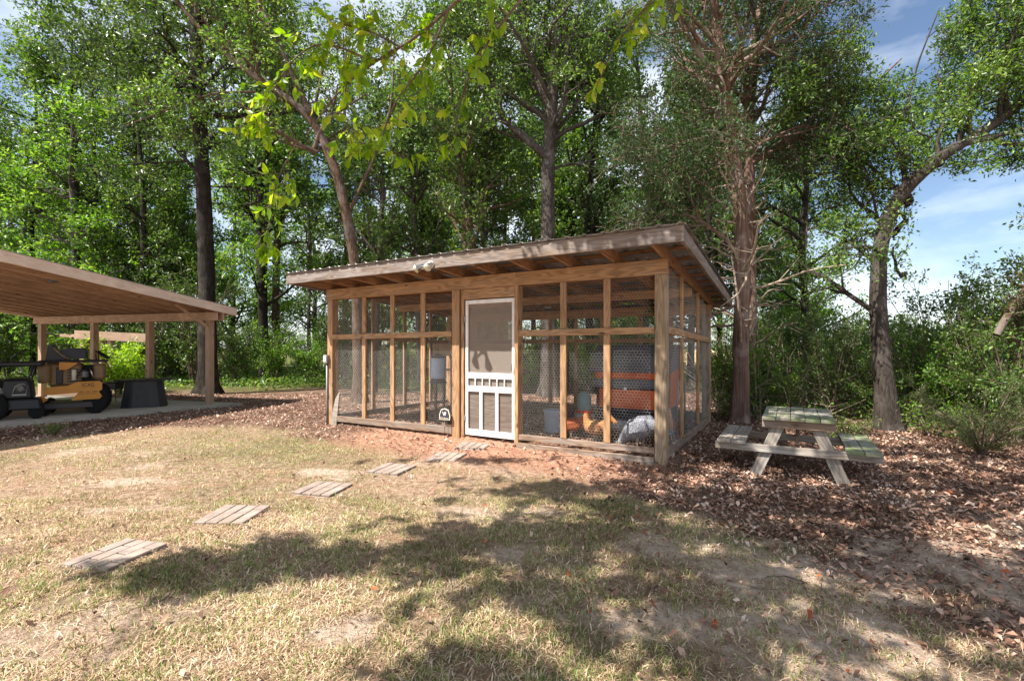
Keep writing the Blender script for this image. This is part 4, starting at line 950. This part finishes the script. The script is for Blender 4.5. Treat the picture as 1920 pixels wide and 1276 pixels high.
# ------------------------------------------------------------------ trees close enough to tell apart
def gaps(x, y, z):          # the crowns leave a gap between the cedars and the leaning tree
    px = HX + x / np.maximum(y, .1) * F; py = HY - (z - CZ) / np.maximum(y, .1) * F
    return ((px > 1655 - .35 * py) & (px < 1790 - .7 * py + 30) & (py < 200)) | ((abs(px - 1440) < 60) & (abs(py - 420) < 80))
def open_sky(x, y, z):      # the clearing to the right stays open
    px = HX + x / np.maximum(y, .1) * F; py = HY - (z - CZ) / np.maximum(y, .1) * F
    return ((px > 1715) & (py > 320) & (py < 545)) | ((px > 1640) & (px < 1800 - py) & (py < 200)) | ((px > 1640) & (px < 1740) & (py < 130))
tree('oak_tree', [PP([(393, 745, .30), (389, 640, .25), (388, 500, .235), (381, 350, .21), (374, 200, .19), (368, 80, .19), (356, -150, .15), (350, -420, .06)], 15),
      PP([(372, 190, .09), (345, 170, .08), (300, 148, .06), (240, 128, .03), (190, 110, .02)], 15), PP([(378, 330, .06), (330, 280, .05), (290, 235, .03), (262, 190, .02)], 15)],
     M['bark_dark'], M['leaf_dark'], 'tall dark trunked oak at the right end of the carport', 'tree', seed=3, limbs=38, subs=7, twigs=5, per=10, size=.115, t0=.40, Llimb=(1.8, 4.2), flare=.7, hang=.3)
tree('curved_tree', [PP([(676, 748, .18), (672, 600, .15), (667, 500, .14), (654, 420, .13), (631, 320, .12), (600, 245, .10), (566, 200, .09), (500, 160, .08), (430, 108, .07), (370, 50, .06), (310, -25, .05), (240, -120, .03)], 12.6),
      PP([(628, 312, .09), (598, 250, .08), (562, 170, .075), (520, 80, .065), (482, 0, .05), (450, -120, .03)], 12.7), PP([(480, 172, .03), (400, 174, .028), (330, 200, .02), (235, 236, .012)], 12.6), PP([(654, 400, .05), (700, 300, .04), (735, 200, .03), (740, 60, .02)], 12.9)],
     M['bark_brown'], M['leaf_mid'], 'reddish brown tree arching to the upper left behind the coop', 'tree', seed=5, limbs=28, subs=6, twigs=5, per=9, size=.10, t0=.45, Llimb=(1.0, 2.4), flare=.4)
tree('forked_tree', [PP([(1031, 738, .27), (1030, 600, .235), (1028, 450, .22), (1026, 350, .20), (1029, 270, .20), (1036, 180, .17), (1046, 60, .14), (1052, -100, .10), (1060, -300, .05)], 14.3),
      PP([(1028, 295, .13), (1000, 272, .12), (965, 243, .10), (936, 215, .08), (916, 160, .06), (900, 60, .05)], 14.2), PP([(1034, 205, .14), (1010, 160, .13), (987, 90, .12), (984, -20, .10), (970, -150, .06)], 14.3), PP([(1040, 235, .08), (1060, 200, .07), (1066, 120, .06), (1056, 0, .04)], 14.2), PP([(1030, 262, .06), (1075, 205, .05), (1130, 130, .04), (1150, 40, .02)], 14.5)],
     M['bark_grey'], M['leaf_mid'], 'big grey barked tree forking above the middle of the coop roof', 'tree', seed=8, limbs=36, subs=7, twigs=5, per=10, size=.09, t0=.40, Llimb=(1.4, 3.6), flare=.6)
tree('cedar_tree', [PP([(1387, 795, .165), (1389, 650, .145), (1392, 480, .135), (1389, 400, .13), (1377, 300, .125), (1366, 220, .11), (1352, 120, .10), (1340, 30, .09), (1328, -80, .09), (1320, -320, .04)], 9.25),
      PP([(1388, 470, .045), (1340, 432, .04), (1300, 405, .035), (1240, 400, .025), (1180, 412, .015)], 9.3), PP([(1377, 400, .035), (1310, 352, .03), (1265, 328, .02), (1215, 330, .012)], 9.4), PP([(1372, 258, .04), (1300, 262, .035), (1240, 280, .025), (1190, 300, .015)], 9.3),
      PP([(1352, 128, .05), (1430, 88, .045), (1485, 72, .035), (1530, 30, .03), (1545, -40, .02)], 9.4), PP([(1356, 140, .05), (1420, 98, .045), (1470, 92, .03), (1560, 96, .02)], 9.1), PP([(1385, 290, .03), (1440, 262, .03), (1500, 235, .02), (1580, 245, .012)], 9.4)],
     M['bark_cedar'], M['leaf_cedar'], 'red barked cedar standing at the right corner of the coop', 'tree', seed=11, clear=gaps, limbs=28, subs=6, twigs=6, per=13, size=.085, t0=.50, Llimb=(1.2, 3.0), flare=.5, dead=34, asp=.30, up=.12, stem_n=60, seg=18)
tree('cedar_tree', [PP([(1410, 792, .14), (1409, 600, .115), (1408, 480, .11), (1405, 300, .11), (1402, 220, .12), (1412, 100, .10), (1430, 0, .08), (1445, -250, .03)], 11.0),
      PP([(1408, 300, .05), (1470, 268, .05), (1540, 205, .04), (1620, 178, .03), (1690, 110, .015)], 11.0), PP([(1410, 250, .05), (1500, 195, .045), (1555, 190, .03), (1575, 300, .015)], 10.6)],
     M['bark_cedar'], M['leaf_cedar'], 'second cedar half hidden behind the red barked cedar', 'tree', seed=12, clear=gaps, limbs=26, subs=6, twigs=6, per=13, size=.085, t0=.42, Llimb=(1.4, 3.4), flare=.3, dead=30, asp=.30, up=.1)
tree('leaning_tree', [PP([(1668, 815, 0.193), (1661, 740, 0.156), (1652, 650, 0.135), (1645, 560, 0.123), (1649, 470, 0.115), (1661, 410, 0.111), (1690, 360, 0.107), (1740, 312, 0.102), (1795, 273, 0.094), (1845, 246, 0.086), (1900, 205, 0.066), (1960, 150, 0.049), (2060, 40, 0.025)], 8.4),
      PP([(1838, 250, .05), (1880, 268, .04), (1930, 272, .035), (2010, 262, .03)], 8.3), PP([(1800, 270, .025), (1830, 180, .02), (1868, 60, .016), (1885, -20, .012)], 8.6), PP([(1653, 440, .025), (1628, 330, .02), (1585, 235, .015), (1540, 150, .01)], 8.8), PP([(1700, 350, .025), (1690, 250, .02), (1720, 120, .015), (1760, 20, .01)], 8.9)],
     M['bark_shade'], M['leaf_mid'], 'grey brown tree leaning right over the open sky behind the picnic table', 'tree', seed=15, limbs=36, subs=7, twigs=6, per=15, size=.07, t0=.22, Llimb=(1.0, 2.4), flare=.5, clear=open_sky, stem_n=60, seg=16, tw_l=(.25, .55), asp=.42)
tree('thin_tree', [PP([(1905, 705, .09), (1903, 640, .08), (1912, 590, .07), (1940, 520, .06), (1960, 420, .05), (1990, 300, .02)], 7.8), PP([(1868, 628, .055), (1885, 598, .055), (1908, 560, .045), (1935, 525, .03)], 7.6)],
     M['bark_brown'], M['leaf_dark'], 'thin tree with a broken leaning limb at the right edge', 'tree', seed=17, limbs=10, subs=5, twigs=4, per=9, size=.06, t0=.3, Llimb=(.4, .9), flare=.3, seg=9, stem_n=24, tw_l=(.2, .4))
mid = [('thin_tree', [(500, 708, .13), (497, 560, .11), (498, 420, .10), (494, 250, .08), (496, 80, .06), (500, -120, .03)], 25, 'bark_dark', 'leaf_mid', 'straight thin dark tree left of the lone wooden post'),
       ('thin_tree', [(581, 706, .11), (578, 600, .09), (583, 480, .08), (575, 330, .06), (580, 150, .04)], 25, 'bark_grey', 'leaf_mid', 'thin lichen spotted tree between the wooden post and the coop'),
       ('twin_stem_tree', [(893, 740, .15), (888, 600, .13), (884, 450, .12), (876, 380, .11), (864, 330, .09), (850, 220, .06), (840, 60, .03)], 14.5, 'bark_brown', 'leaf_dark', 'thin brown tree rising behind the coop door'),
       ('thin_tree', [(918, 740, .09), (914, 560, .08), (905, 440, .07), (918, 330, .06), (912, 200, .04), (930, 60, .02)], 15.5, 'bark_grey', 'leaf_mid', 'slim grey tree just right of the coop door'),
       ('thin_tree', [(178, 735, .14), (178, 560, .13), (180, 380, .11), (172, 220, .09), (170, 60, .05)], 22, 'bark_dark', 'leaf_dark', 'dark trunk rising above the carport roof at the far left'),
       ('thin_tree', [(268, 730, .12), (266, 560, .11), (270, 400, .10), (262, 280, .08), (250, 120, .05)], 20, 'bark_dark', 'leaf_mid', 'dark trunk above the carport between the oak and the far left trunk'),
       ('thin_tree', [(318, 716, .14), (316, 640, .12), (322, 520, .10), (310, 330, .08)], 23, 'bark_grey', 'leaf_light', 'pale trunk seen under the carport beam left of the oak'),
       ('thin_tree', [(344, 712, .10), (343, 640, .09), (340, 520, .08), (348, 330, .06)], 24, 'bark_grey', 'leaf_light', 'slender sapling trunk just left of the carport corner post'),
       ('thin_tree', [(790, 735, .14), (786, 600, .13), (780, 450, .11), (770, 300, .08), (750, 120, .04)], 17, 'bark_grey', 'leaf_dark', 'grey trunk seen through the left mesh panels of the coop'),
       ('thin_tree', [(700, 730, .12), (706, 600, .10), (712, 470, .09), (720, 330, .06), (708, 160, .03)], 16, 'bark_grey', 'leaf_mid', 'pale trunk seen through the coop beside the arching tree'),
       ('thin_tree', [(1110, 740, .16), (1105, 600, .14), (1100, 430, .12), (1115, 250, .08), (1130, 80, .04)], 16.5, 'bark_dark', 'leaf_dark', 'dark trunk behind the right half of the coop roof'),
       ('thin_tree', [(1330, 745, .13), (1322, 560, .11), (1330, 400, .09), (1318, 220, .06), (1300, 60, .03)], 15, 'bark_dark', 'leaf_dark', 'dark trunk between the coop roof corner and the cedar'),
       ('thin_tree', [(1520, 745, .12), (1512, 600, .11), (1500, 470, .10), (1515, 330, .07), (1500, 190, .03)], 13.5, 'bark_dark', 'leaf_cedar', 'dark vine covered trunk right of the cedars'),
       ('thin_tree', [(60, 735, .12), (64, 560, .11), (58, 400, .09), (70, 230, .06), (60, 80, .04)], 24, 'bark_dark', 'leaf_mid', 'dark trunk above the carport roof near the left edge'),
       ('thin_tree', [(1215, 742, .13), (1210, 560, .11), (1222, 430, .10), (1205, 250, .07), (1190, 60, .03)], 17, 'bark_grey', 'leaf_mid', 'grey trunk behind the roof corner left of the cedar')]
for k, (nm, pts, d, bk, lf, lab) in enumerate(mid):
    tree(nm, [PP(pts, d)] + ([PP([(876, 735, .10), (878, 560, .09), (870, 440, .08), (880, 330, .06)], 14.6)] if nm == 'twin_stem_tree' else []), M[bk], M[lf], lab, 'tree', seed=30 + k, limbs=26, subs=6, twigs=5, per=8, size=.125, t0=.28, Llimb=(1.2, 3.0), flare=.3, seg=9, stem_n=26, tw_l=(.35, .8))

# ------------------------------------------------------------------ the wood behind: a few kinds, each tree its own object
protos = []
def offtree(seed, h, lf, bark, t0, per, size, lim):
    pts = [(0, 0, 0, .20), (.1, .05, h * .25, .17), (.0, .2, h * .5, .13), (.25, .1, h * .75, .09), (.2, 0, h, .03)]
    t = tree('wood_tree', [pts], bark, lf, 'leafy tree', 'tree', seed=seed, limbs=lim, subs=6, twigs=5, per=per, size=size, t0=t0, Llimb=(1.8, 4.0), up=.2, flare=.4, seg=8, stem_n=20, tw_l=(.5, 1.1), spread=.13)
    protos.append((t, [c for c in t.children])); return t
for a in ((101, 17, M['leaf_mid'], M['bark_dark'], .16, 10, .19, 38), (102, 19, M['leaf_dark'], M['bark_grey'], .12, 10, .20, 38), (103, 15, M['leaf_light'], M['bark_grey'], .10, 10, .18, 38), (104, 20, M['leaf_mid'], M['bark_brown'], .30, 10, .20, 38)): offtree(*a)
def place(proto, loc, rz, s, name, label, cat, group):
    t, ch = proto; o = t.copy(); COL.objects.link(o); o.name = name
    o.location = loc; o.rotation_euler = (0, 0, rz); o.scale = s; tag(o, label, cat, group)
    for c in ch:
        q = c.copy(); COL.objects.link(q); q.parent = o
    return o
r = random.Random(5); used = []
def spots(n, y0, y1, b0, b1, gap):
    out = []; tries = 0
    while len(out) < n and tries < 4000:
        tries += 1; y = y0 + (y1 - y0) * r.random(); bq = b0 + (b1 - b0) * r.random(); x = bq * y
        if all((x - u) ** 2 + (y - v2) ** 2 > gap * gap for u, v2 in used): out.append((x, y)); used.append((x, y))
    return out
for (x, y) in spots(36, 20, 40, -1.25, .32, 3.3):
    k = r.choice([0, 1, 2, 3, 0, 2]); lab = ['round green tree in the wood behind the coop and carport', 'dark leafed tree in the wood behind the coop and carport', 'pale green tree in the wood behind the coop and carport', 'high crowned tree in the wood behind the coop and carport'][k]
    s = .75 + .4 * r.random()
    place(protos[k], (x, y, -.1), r.random() * 6.28, (s, s, s * (.8 + .25 * r.random())), 'wood_tree', lab, 'tree', ['round green trees of the wood', 'dark leafed trees of the wood', 'pale green trees of the wood', 'high crowned trees of the wood'][k])
for (x, y) in spots(9, 17, 26, .30, .62, 2.6):
    k = r.choice([0, 1, 2]); s = .5 + .25 * r.random()
    place(protos[k], (x, y, -.1), r.random() * 6.28, (s, s, s), 'wood_tree', 'smaller tree of the wood behind the cedars and the picnic table', 'tree', 'smaller trees behind the cedars')
for (x, y) in spots(10, 60, 110, .3, 1.3, 5):
    k = r.choice([0, 1]); s = .30 + .12 * r.random()
    place(protos[k], (x, y, -.7), r.random() * 6.28, (s * 1.6, s * 1.6, s), 'wood_tree', 'low distant tree beyond the open field at the right', 'tree', 'distant trees beyond the field')
for t, ch in protos:                                   # the first of each kind stands in the wood too
    x, y = spots(1, 22, 34, -1.0, .2, 2.5)[0]; t.location = (x, y, -.1); t['group'] = 'first row trees of the wood'
for (t, ch), lab in zip(protos, ('round green tree deep in the wood behind the yard', 'dark leafed tree deep in the wood behind the yard', 'pale green tree deep in the wood behind the yard', 'high crowned tree deep in the wood behind the yard')):
    t['label'] = lab; del t['group']

# ------------------------------------------------------------------ shrubs and saplings
sh = []
def bush_proto(seed, h, lf, per, size, nst, spread=1.0, hang=.2):
    r_ = np.random.default_rng(seed); st = []
    for k in range(nst):
        a = k * 2.4 + r_.random(); q = spread * (.15 + .35 * r_.random())
        st.append([(.05 * math.cos(a), .05 * math.sin(a), 0, .018), (q * math.cos(a) * .6, q * math.sin(a) * .6, h * .45, .013), (q * 1.6 * math.cos(a), q * 1.6 * math.sin(a), h * (.75 + .3 * r_.random()), .006)])
    S = [resample(s, 10) for s in st]; S = np.array(S)
    m1 = spawn(S, 7, .1, 1, .35 * h * .5, .6 * h * .5, 30, 80, .25, r_, 5, .25, .7); t1 = spawn(m1, 5, .2, 1, .15, .45, 25, 75, .1, r_, 4, .3, .7)
    e = empty('shrub', (0, 0, 0), 0, 'shrub', 'shrub')
    mobj('stems', np_mesh('stems', *join([tubes(S[..., :3], S[..., 3], 5), tubes(m1[..., :3], np.clip(m1[..., 3], .003, .02), 4), tubes(t1[..., :3], np.clip(t1[..., 3], .002, .006), 3)]), True), M['twig'], e)
    V, Fl = leaves_on(t1, per, size, r_, .05, .5, .8, hang); mobj('foliage', np_mesh('foliage', V, [Fl]), lf, e)
    sh.append((e, [c for c in e.children]))
bush_proto(201, 2.4, M['leaf_mid'], 9, .075, 11, 1.3); bush_proto(202, 1.8, M['leaf_light'], 9, .07, 11, 1.4); bush_proto(203, 3.4, M['leaf_dark'], 9, .08, 13, 1.5); bush_proto(204, 1.3, M['leaf_bright'], 8, .10, 9, 1.1); bush_proto(205, .45, M['leaf_light'], 5, .05, 5, .9)
used = []; first = [True] * 5
def bush(k, x, y, s, label, group=None, zs=1.0, name='shrub', cat='shrub'):
    z = float(gz(x, y))
    if first[k]:
        first[k] = False; e = sh[k][0]; e.name = name; e.location = (x, y, z); e.rotation_euler = (0, 0, r.random() * 6); e.scale = (s, s, s * zs); tag(e, label, cat, group)
    else: place(sh[k], (x, y, z), r.random() * 6.28, (s, s, s * zs), name, label, cat, group)
bush(3, W(222, 652, 15.2).x, 15.2, 1.15, 'bright yellow green leafy shrub in sunlight behind the black table')
# far thicket behind the clearing
for (x, y) in spots(54, 18, 27, -1.2, .35, 1.5):
    k = r.choice([0, 1, 2, 1, 0]); bush(k, x, y, .9 + .7 * r.random(), 'leafy shrub in the undergrowth along the edge of the wood', 'shrubs along the wood edge')
for (x, y) in spots(12, 15.5, 18, .0, .3, 1.2): bush(r.choice([0, 1]), x, y, .7 + .5 * r.random(), 'green shrub behind the coop seen through the wire mesh', 'shrubs behind the coop')
# right hand thicket behind the picnic table
for (x, y) in spots(30, 10.2, 15.5, .46, 1.14, .85): bush(r.choice([0, 1, 1, 0, 1]), x, y, .66 + .42 * r.random(), 'tangled green shrub in the thicket behind the picnic table', 'shrubs of the right hand thicket', 1.15)
for px, d, k, s, lab in ((1560, 9.8, 2, .62, 'tall dark shrub between the cedars and the leaning tree'), (1465, 9.9, 1, .62, 'light green shrub just right of the cedar trunk'), (1620, 9.6, 0, .6, 'shrub climbing the left side of the leaning tree'), (1720, 9.4, 0, .85, 'green shrub just right of the leaning trunk'),
                         (1790, 8.9, 1, .85, 'pale green shrub right of the leaning tree'), (1850, 8.3, 2, .62, 'dark shrub near the right edge behind the feathery bush'), (1905, 7.6, 0, .80, 'shrub at the right edge under the broken limb'), (1930, 6.9, 2, .36, 'deep green shrub cut by the right edge'), (1480, 12.0, 2, .7, 'dark shrub in the shade behind the second cedar'), (1345, 11.3, 0, .55, 'small green shrub behind the rear corner of the coop')):
    bush(k, W(px, 652, d).x, d, s, lab)
for px, d, s, lab in ((1385, 9.9, .9, 'low green weed at the foot of the cedar'), (1745, 7.9, 1.0, 'low leafy weed in the litter right of the leaning trunk'), (1590, 7.4, .7, 'tiny light green weed behind the right bench'), (1670, 9.0, .8, 'low weed behind the leaning trunk'), (100, 7.9, .35, 'tiny green weed in the mulch before the carport')):
    bush(4, W(px, 652, d).x, d, s, lab, None, 1.0, 'weed', 'weed')
for px, d, k, s, lab in ((1765, 11.2, 2, .95, 'tall shrub rising over the thicket right of the leaning trunk'), (1845, 10.6, 0, 1.15, 'tall mid green shrub on the skyline left of the broken limb'), (1900, 9.6, 2, .80, 'tall dense shrub on the skyline at the right edge'), (1700, 11.8, 1, 1.2, 'light green shrub showing just behind the leaning trunk')):
    bush(k, W(px, 652, d).x, d, s, lab)
# feathery bush at the right edge
r2 = np.random.default_rng(77); st = np.array([resample([(0, 0, 0, .012), (.25 * math.cos(a), .25 * math.sin(a), .42, .008), (.75 * math.cos(a), .75 * math.sin(a), .70 + .25 * math.sin(a * 3), .004)], 9) for a in np.linspace(0, 6.2, 18)])
m1 = spawn(st, 9, .1, 1, .12, .38, 30, 70, .1, r2, 4, .2, .7); e = empty('feathery_bush', (W(1840, 652, 6.4).x, 6.4, float(gz(6.3, 6.4))), 0, 'feathery grey green cedar bush low at the right edge', 'bush')
mobj('stems', np_mesh('stems', *join([tubes(st[..., :3], st[..., 3], 4), tubes(m1[..., :3], np.clip(m1[..., 3], .002, .005), 3)])), M['twig'], e)
V, Fl = leaves_on(m1, 60, .035, r2, .02, .14, .3); mobj('foliage', np_mesh('foliage', V, [Fl]), leafmat('feathery_sprays', [(.07, .10, .03), (.13, .17, .05), (.22, .25, .09)], .3), e)
# dead vines and stems tangled through the thicket
N = 420; x = r2.uniform(4.3, 11.5, N); y = r2.uniform(9.6, 13.0, N); k = (x / y > .42) & (x / y < 1.15); x, y = x[k], y[k]; N = len(x)
b0 = np.zeros((N, 2, 4)); b0[:, 0, :3] = np.stack([x, y, gz(x, y)], -1); b0[:, 1, :3] = b0[:, 0, :3] + np.stack([r2.normal(size=N) * .5, r2.normal(size=N) * .4, r2.uniform(.3, 1.7, N)], -1); b0[..., 3] = .012
vn = spawn(b0, 2, 0, .7, .5, 1.8, 0, 75, .1, r2, 8, .3, 1.0, .25); vn[..., 3] = np.linspace(.008, .003, 8)[None, :]
tag(mobj('dead_vines', np_mesh('dead_vines', *join([tubes(b0[..., :3], b0[..., 3] * .7, 4), tubes(vn[..., :3], vn[..., 3], 3)]), True), M['dead_twig']), 'tangle of dead tan vines and twigs in the thicket behind the picnic table', None, None, 'stuff')
# low plants over the clearing
rr = np.random.default_rng(9); y = rr.uniform(15.8, 30, 60000); x = rr.uniform(-1.25, .8, 60000) * y; zz = zones(x, y)[4]; k = (rr.random(60000) < zz * (.3 + .9 * sstep(.4, .6, fbm(x, y, 1.2, 171)))) & ((x / y > -.75) | (rr.random(60000) < .5)); x, y = x[k], y[k]
flat_leaves('ground_cover', x, y, rr, .06, .14, M['leaf_mid'], 'low green plants covering the ground at the edge of the wood', .28, 50)
x = rr.uniform(4.0, 13, 16000); y = rr.uniform(9.3, 15, 16000); k = (x / y > .43) & (rr.random(16000) < .7); flat_leaves('undergrowth', x[k], y[k], rr, .035, .08, M['leaf_mid'], 'low leafy undergrowth at the foot of the thicket', .35, 60)

# ------------------------------------------------------------------ the tree beside the camera: its crown shades the yard, one limb hangs into view
def inview(x, y, z):
    return (y > .15) & (abs(x) < y * 1.12 + .15) & ((z - CZ) < .76 * y + .15)
r3 = np.random.default_rng(55)
#  shaded places on the ground (x, y, spread x, spread y, weight)
SH = [(.3, 2.75, .5, .12, 4), (1.0, 2.3, .7, .15, 3), (-.3, 2.15, .3, .06, 1.2), (.55, 3.55, .9, .22, 10), (-.35, 3.5, .75, .18, 13), (-1.35, 3.3, .6, .12, 9), (-1.95, 3.08, .3, .10, 4), (1.6, 3.2, .8, .30, 7), (2.6, 3.5, .9, .40, 9), (1.0, 4.3, .8, .25, 7), (.55, 5.0, .8, .14, 6), (2.2, 4.6, 1.0, .35, 9), (3.6, 4.6, 1.0, .5, 12), (3.2, 3.4, .8, .35, 6),
      (4.9, 5.6, 1.2, .7, 10), (3.2, 6.3, 1.2, .6, 8), (5.6, 7.4, 1.3, .8, 9), (1.2, 2.7, .5, .12, 4), (2.3, 2.6, .8, .25, 5), (1.9, 5.6, .5, .25, 3), (1.6, 2.1, .8, .15, 2), (4.2, 9.0, 1.5, .8, 7), (-.4, 6.15, .6, .08, 1.6)]
wts = np.array([s[4] for s in SH]); wts = wts / wts.sum(); K = 4400; idx = r3.choice(len(SH), K, p=wts); A = np.array(SH)[idx]
gxy = np.stack([A[:, 0] + r3.normal(size=K) * A[:, 2] * .8, A[:, 1] + r3.normal(size=K) * A[:, 3] * .9], -1)
h = 3.6 + 3.6 * r3.random(K); sx, sy = SUN_H.x, SUN_H.y
kk = fbm(gxy[:, 0], gxy[:, 1] * 1.7, .21, 301, 2) > .525; gxy = gxy[kk]; h = h[kk]
P3 = np.stack([gxy[:, 0] - sx * h / TAN, gxy[:, 1] - sy * h / TAN, h], -1)
for _ in range(14):
    bad = inview(P3[:, 0], P3[:, 1], P3[:, 2] - .35); 
    if not bad.any(): break
    P3[bad, 0] -= sx * .6 / TAN; P3[bad, 1] -= sy * .6 / TAN; P3[bad, 2] += .6
P3 = P3[~inview(P3[:, 0], P3[:, 1], P3[:, 2] - .3)]
root = Vector((-3.4, -1.6, 0)); K = len(P3)
# twigs through each point, limbs gathering them back to the trunk
dirs = nrm(r3.normal(size=(K, 3)) * [1, 1, .35]); tw = np.zeros((K, 4, 4))
for i in range(4): tw[:, i, :3] = P3 + dirs * (i / 3 - .5) * (.10 + .15 * r3.random((K, 1)))
tw[..., 3] = .006
trunk = resample([(root.x, root.y, -.1, .24), (root.x + .1, root.y + .1, 1.6, .20), (root.x + .15, root.y + .3, 3.2, .17), (root.x + .3, root.y + .5, 4.6, .10), (root.x + .4, root.y + .7, 5.6, .05)], 40)
hubs = P3[r3.choice(K, 26, replace=False)][:15]; limbs_ = []
for q in hubs:
    t0 = trunk[int(np.clip((q[2] * .62) / 5.7 * 39, 14, 36))]; mid_ = (t0[:3] + q) / 2 + [0, 0, .35] + r3.normal(size=3) * .2
    limbs_.append(resample([(*t0[:3], .018), (*mid_, .010), (*q, .005)], 9))
limbs_ = np.array(limbs_); limbs_ok = ~np.any(inview(limbs_[:, :, 0], limbs_[:, :, 1], limbs_[:, :, 2] - .05), axis=1); limbs_ = limbs_[limbs_ok]
lp = limbs_[:, 3:, :].reshape(-1, 4); con = []
for t in tw:
    d = np.linalg.norm(lp[:, :3] - t[0, :3], axis=1); j = int(np.argmin(d)); a = lp[j]; mm = (a[:3] + t[0, :3]) / 2 + r3.normal(size=3) * .08
    con.append([(*a[:3], .004), (*mm, .004), (*t[0, :3], .003)])
con = np.array(con); con = con[~np.any(inview(con[:, :, 0], con[:, :, 1], con[:, :, 2] - .02), axis=1)]
sd_ = empty('shade_tree', root, 0, 'tree beside the viewpoint whose bright yellow green leaves hang into the top of the view', 'tree')
off = np.array([root.x, root.y, 0, 0.]); off3 = off[:3]
V, Fl = stem_mesh(trunk - off, 16, 5, .4); mobj('trunk', np_mesh('trunk', V, [Fl], True), M['bark_grey'], sd_)
mobj('branches', np_mesh('branches', *join([tubes(limbs_[..., :3] - off3, limbs_[..., 3], 6), tubes(con[..., :3] - off3, con[..., 3], 3), tubes(tw[..., :3] - off3, tw[..., 3], 3)]), True), M['bark_grey'], sd_)
tws = tw.copy(); tws[..., :3] -= off3
V, Fl = leaves_on(tws, 22, .095, r3, .05, .55, 1.0); mobj('crown', np_mesh('crown', V, [Fl]), M['leaf_mid'], sd_)
# the hanging limb in view: boughs by bearing and distance
def bough(pts): return np.array([list(W(px, py, d)) + [q] for px, py, d, q in pts])
B = [bough([(900, -40, 2.7, .010), (840, 20, 2.8, .009), (770, 85, 2.9, .008), (700, 112, 3.0, .008), (650, 150, 3.05, .007), (610, 200, 3.1, .005), (575, 255, 3.1, .004)]),
     bough([(690, 112, 3.0, .007), (640, 88, 3.0, .006), (590, 78, 3.05, .005), (545, 115, 3.1, .004), (525, 145, 3.1, .003)]),
     bough([(560, 262, 3.1, .004), (520, 330, 3.2, .003), (505, 400, 3.2, .003), (500, 470, 3.25, .002)]),
     bough([(840, 20, 2.8, .008), (800, 120, 2.8, .005), (730, 200, 2.85, .004), (715, 265, 2.9, .003)]),
     bough([(1010, -40, 2.6, .007), (960, 20, 2.6, .006), (900, 95, 2.7, .006), (860, 180, 2.8, .004), (850, 290, 2.9, .003)]),
     bough([(1300, -60, 3.0, .006), (1250, -20, 3.0, .005), (1200, 20, 3.0, .005), (1150, 90, 3.1, .004), (1120, 160, 3.2, .003)]),
     bough([(1290, 20, 3.0, .004), (1305, 60, 3.1, .003), (1300, 95, 3.1, .003), (1345, 100, 3.1, .003)]),
     bough([(760, 95, 2.9, .006), (700, 60, 2.9, .005), (640, 45, 3.0, .004)]),
     bough([(650, 150, 3.05, .005), (640, 230, 3.05, .004), (690, 285, 3.0, .003), (760, 290, 3.0, .002)]),
     bough([(545, 115, 3.1, .004), (500, 190, 3.1, .003), (468, 250, 3.15, .002)])]
top = bough([(900, -40, 2.7, .014)])[0]; tops = [B[0][0], B[4][0], B[5][0]]
for q in tops:
    t0 = trunk[24]; m_ = np.array([q[0] * .45 + t0[0] * .55, q[1] * .35 + t0[1] * .65 - .2, max(q[2], t0[2]) + 1.0]); B.append(np.array([[*t0[:3], .022], [*m_, .014], [q[0], q[1] - .2, q[2] + .5, .011], [*q[:3], .009]]))
bt_ = [resample(q, 12) for q in B]; bt_.pop(6)
mobj('hanging_branch', np_mesh('hanging_branch', *join([tubes(np.array([q])[..., :3] - off3, np.array([q])[..., 3], 6) for q in bt_]), True), M['twig'], sd_)
tips = spawn(np.array(bt_[:9]), 17, .15, 1.0, .08, .30, 30, 80, -.1, r3, 4, .2, .7, .3); tips[..., 3] = np.linspace(.003, .0015, 4)[None, :]
tl = tips.copy(); tl[..., :3] -= off3
mobj('hanging_twigs', np_mesh('hanging_twigs', *tubes(tl[..., :3], tl[..., 3], 4)[:1], [tubes(tl[..., :3], tl[..., 3], 4)[1]], True), M['twig'], sd_)['kind'] = 'stuff'
# broad leaves, several to each twig, drooping
def broad(tw_, per, size, r_):
    idx = np.repeat(np.arange(len(tw_)), per); K = len(idx); n = tw_.shape[1]; t = (.3 + .7 * r_.random(K)) * (n - 1); i = np.minimum(t.astype(int), n - 2); f = (t - i)[:, None]
    p = tw_[idx, i, :3] * (1 - f) + tw_[idx, i + 1, :3] * f; tan = nrm(tw_[idx, i + 1, :3] - tw_[idx, i, :3])
    ax = nrm(tan * .5 + r_.normal(size=(K, 3)) * .55 + np.array([[0, 0, -.75]])); sd = nrm(np.cross(ax, r_.normal(size=(K, 3)) + np.array([[0, 1.0, .3]]))); nn = np.cross(sd, ax); s = (size * (.55 + .75 * r_.random(K)))[:, None]
    prof = [(0, 0), (.12, .10), (.32, .20), (.55, .22), (.78, .13), (1.0, 0)]; Vs = []
    for a, w2 in prof:
        dr = nn * s * (-.22 * a * a)
        Vs += [p + ax * s * a + sd * s * w2 + nn * s * w2 * .35 + dr, p + ax * s * a + dr, p + ax * s * a - sd * s * w2 + nn * s * w2 * .35 + dr]
    V = np.stack(Vs, 1).reshape(-1, 3); k = np.arange(K)[:, None] * 18; fs = []
    for a in range(5):
        for c in range(2): fs.append(k + np.array([[a * 3 + c, a * 3 + c + 1, a * 3 + 3 + c + 1, a * 3 + 3 + c]]))
    return V, np.concatenate(fs)
V, Fl = broad(tl, 6, .076, r3); mobj('hanging_leaves', np_mesh('hanging_leaves', V, [Fl], True), M['leaf_yellow'], sd_)['kind'] = 'stuff'
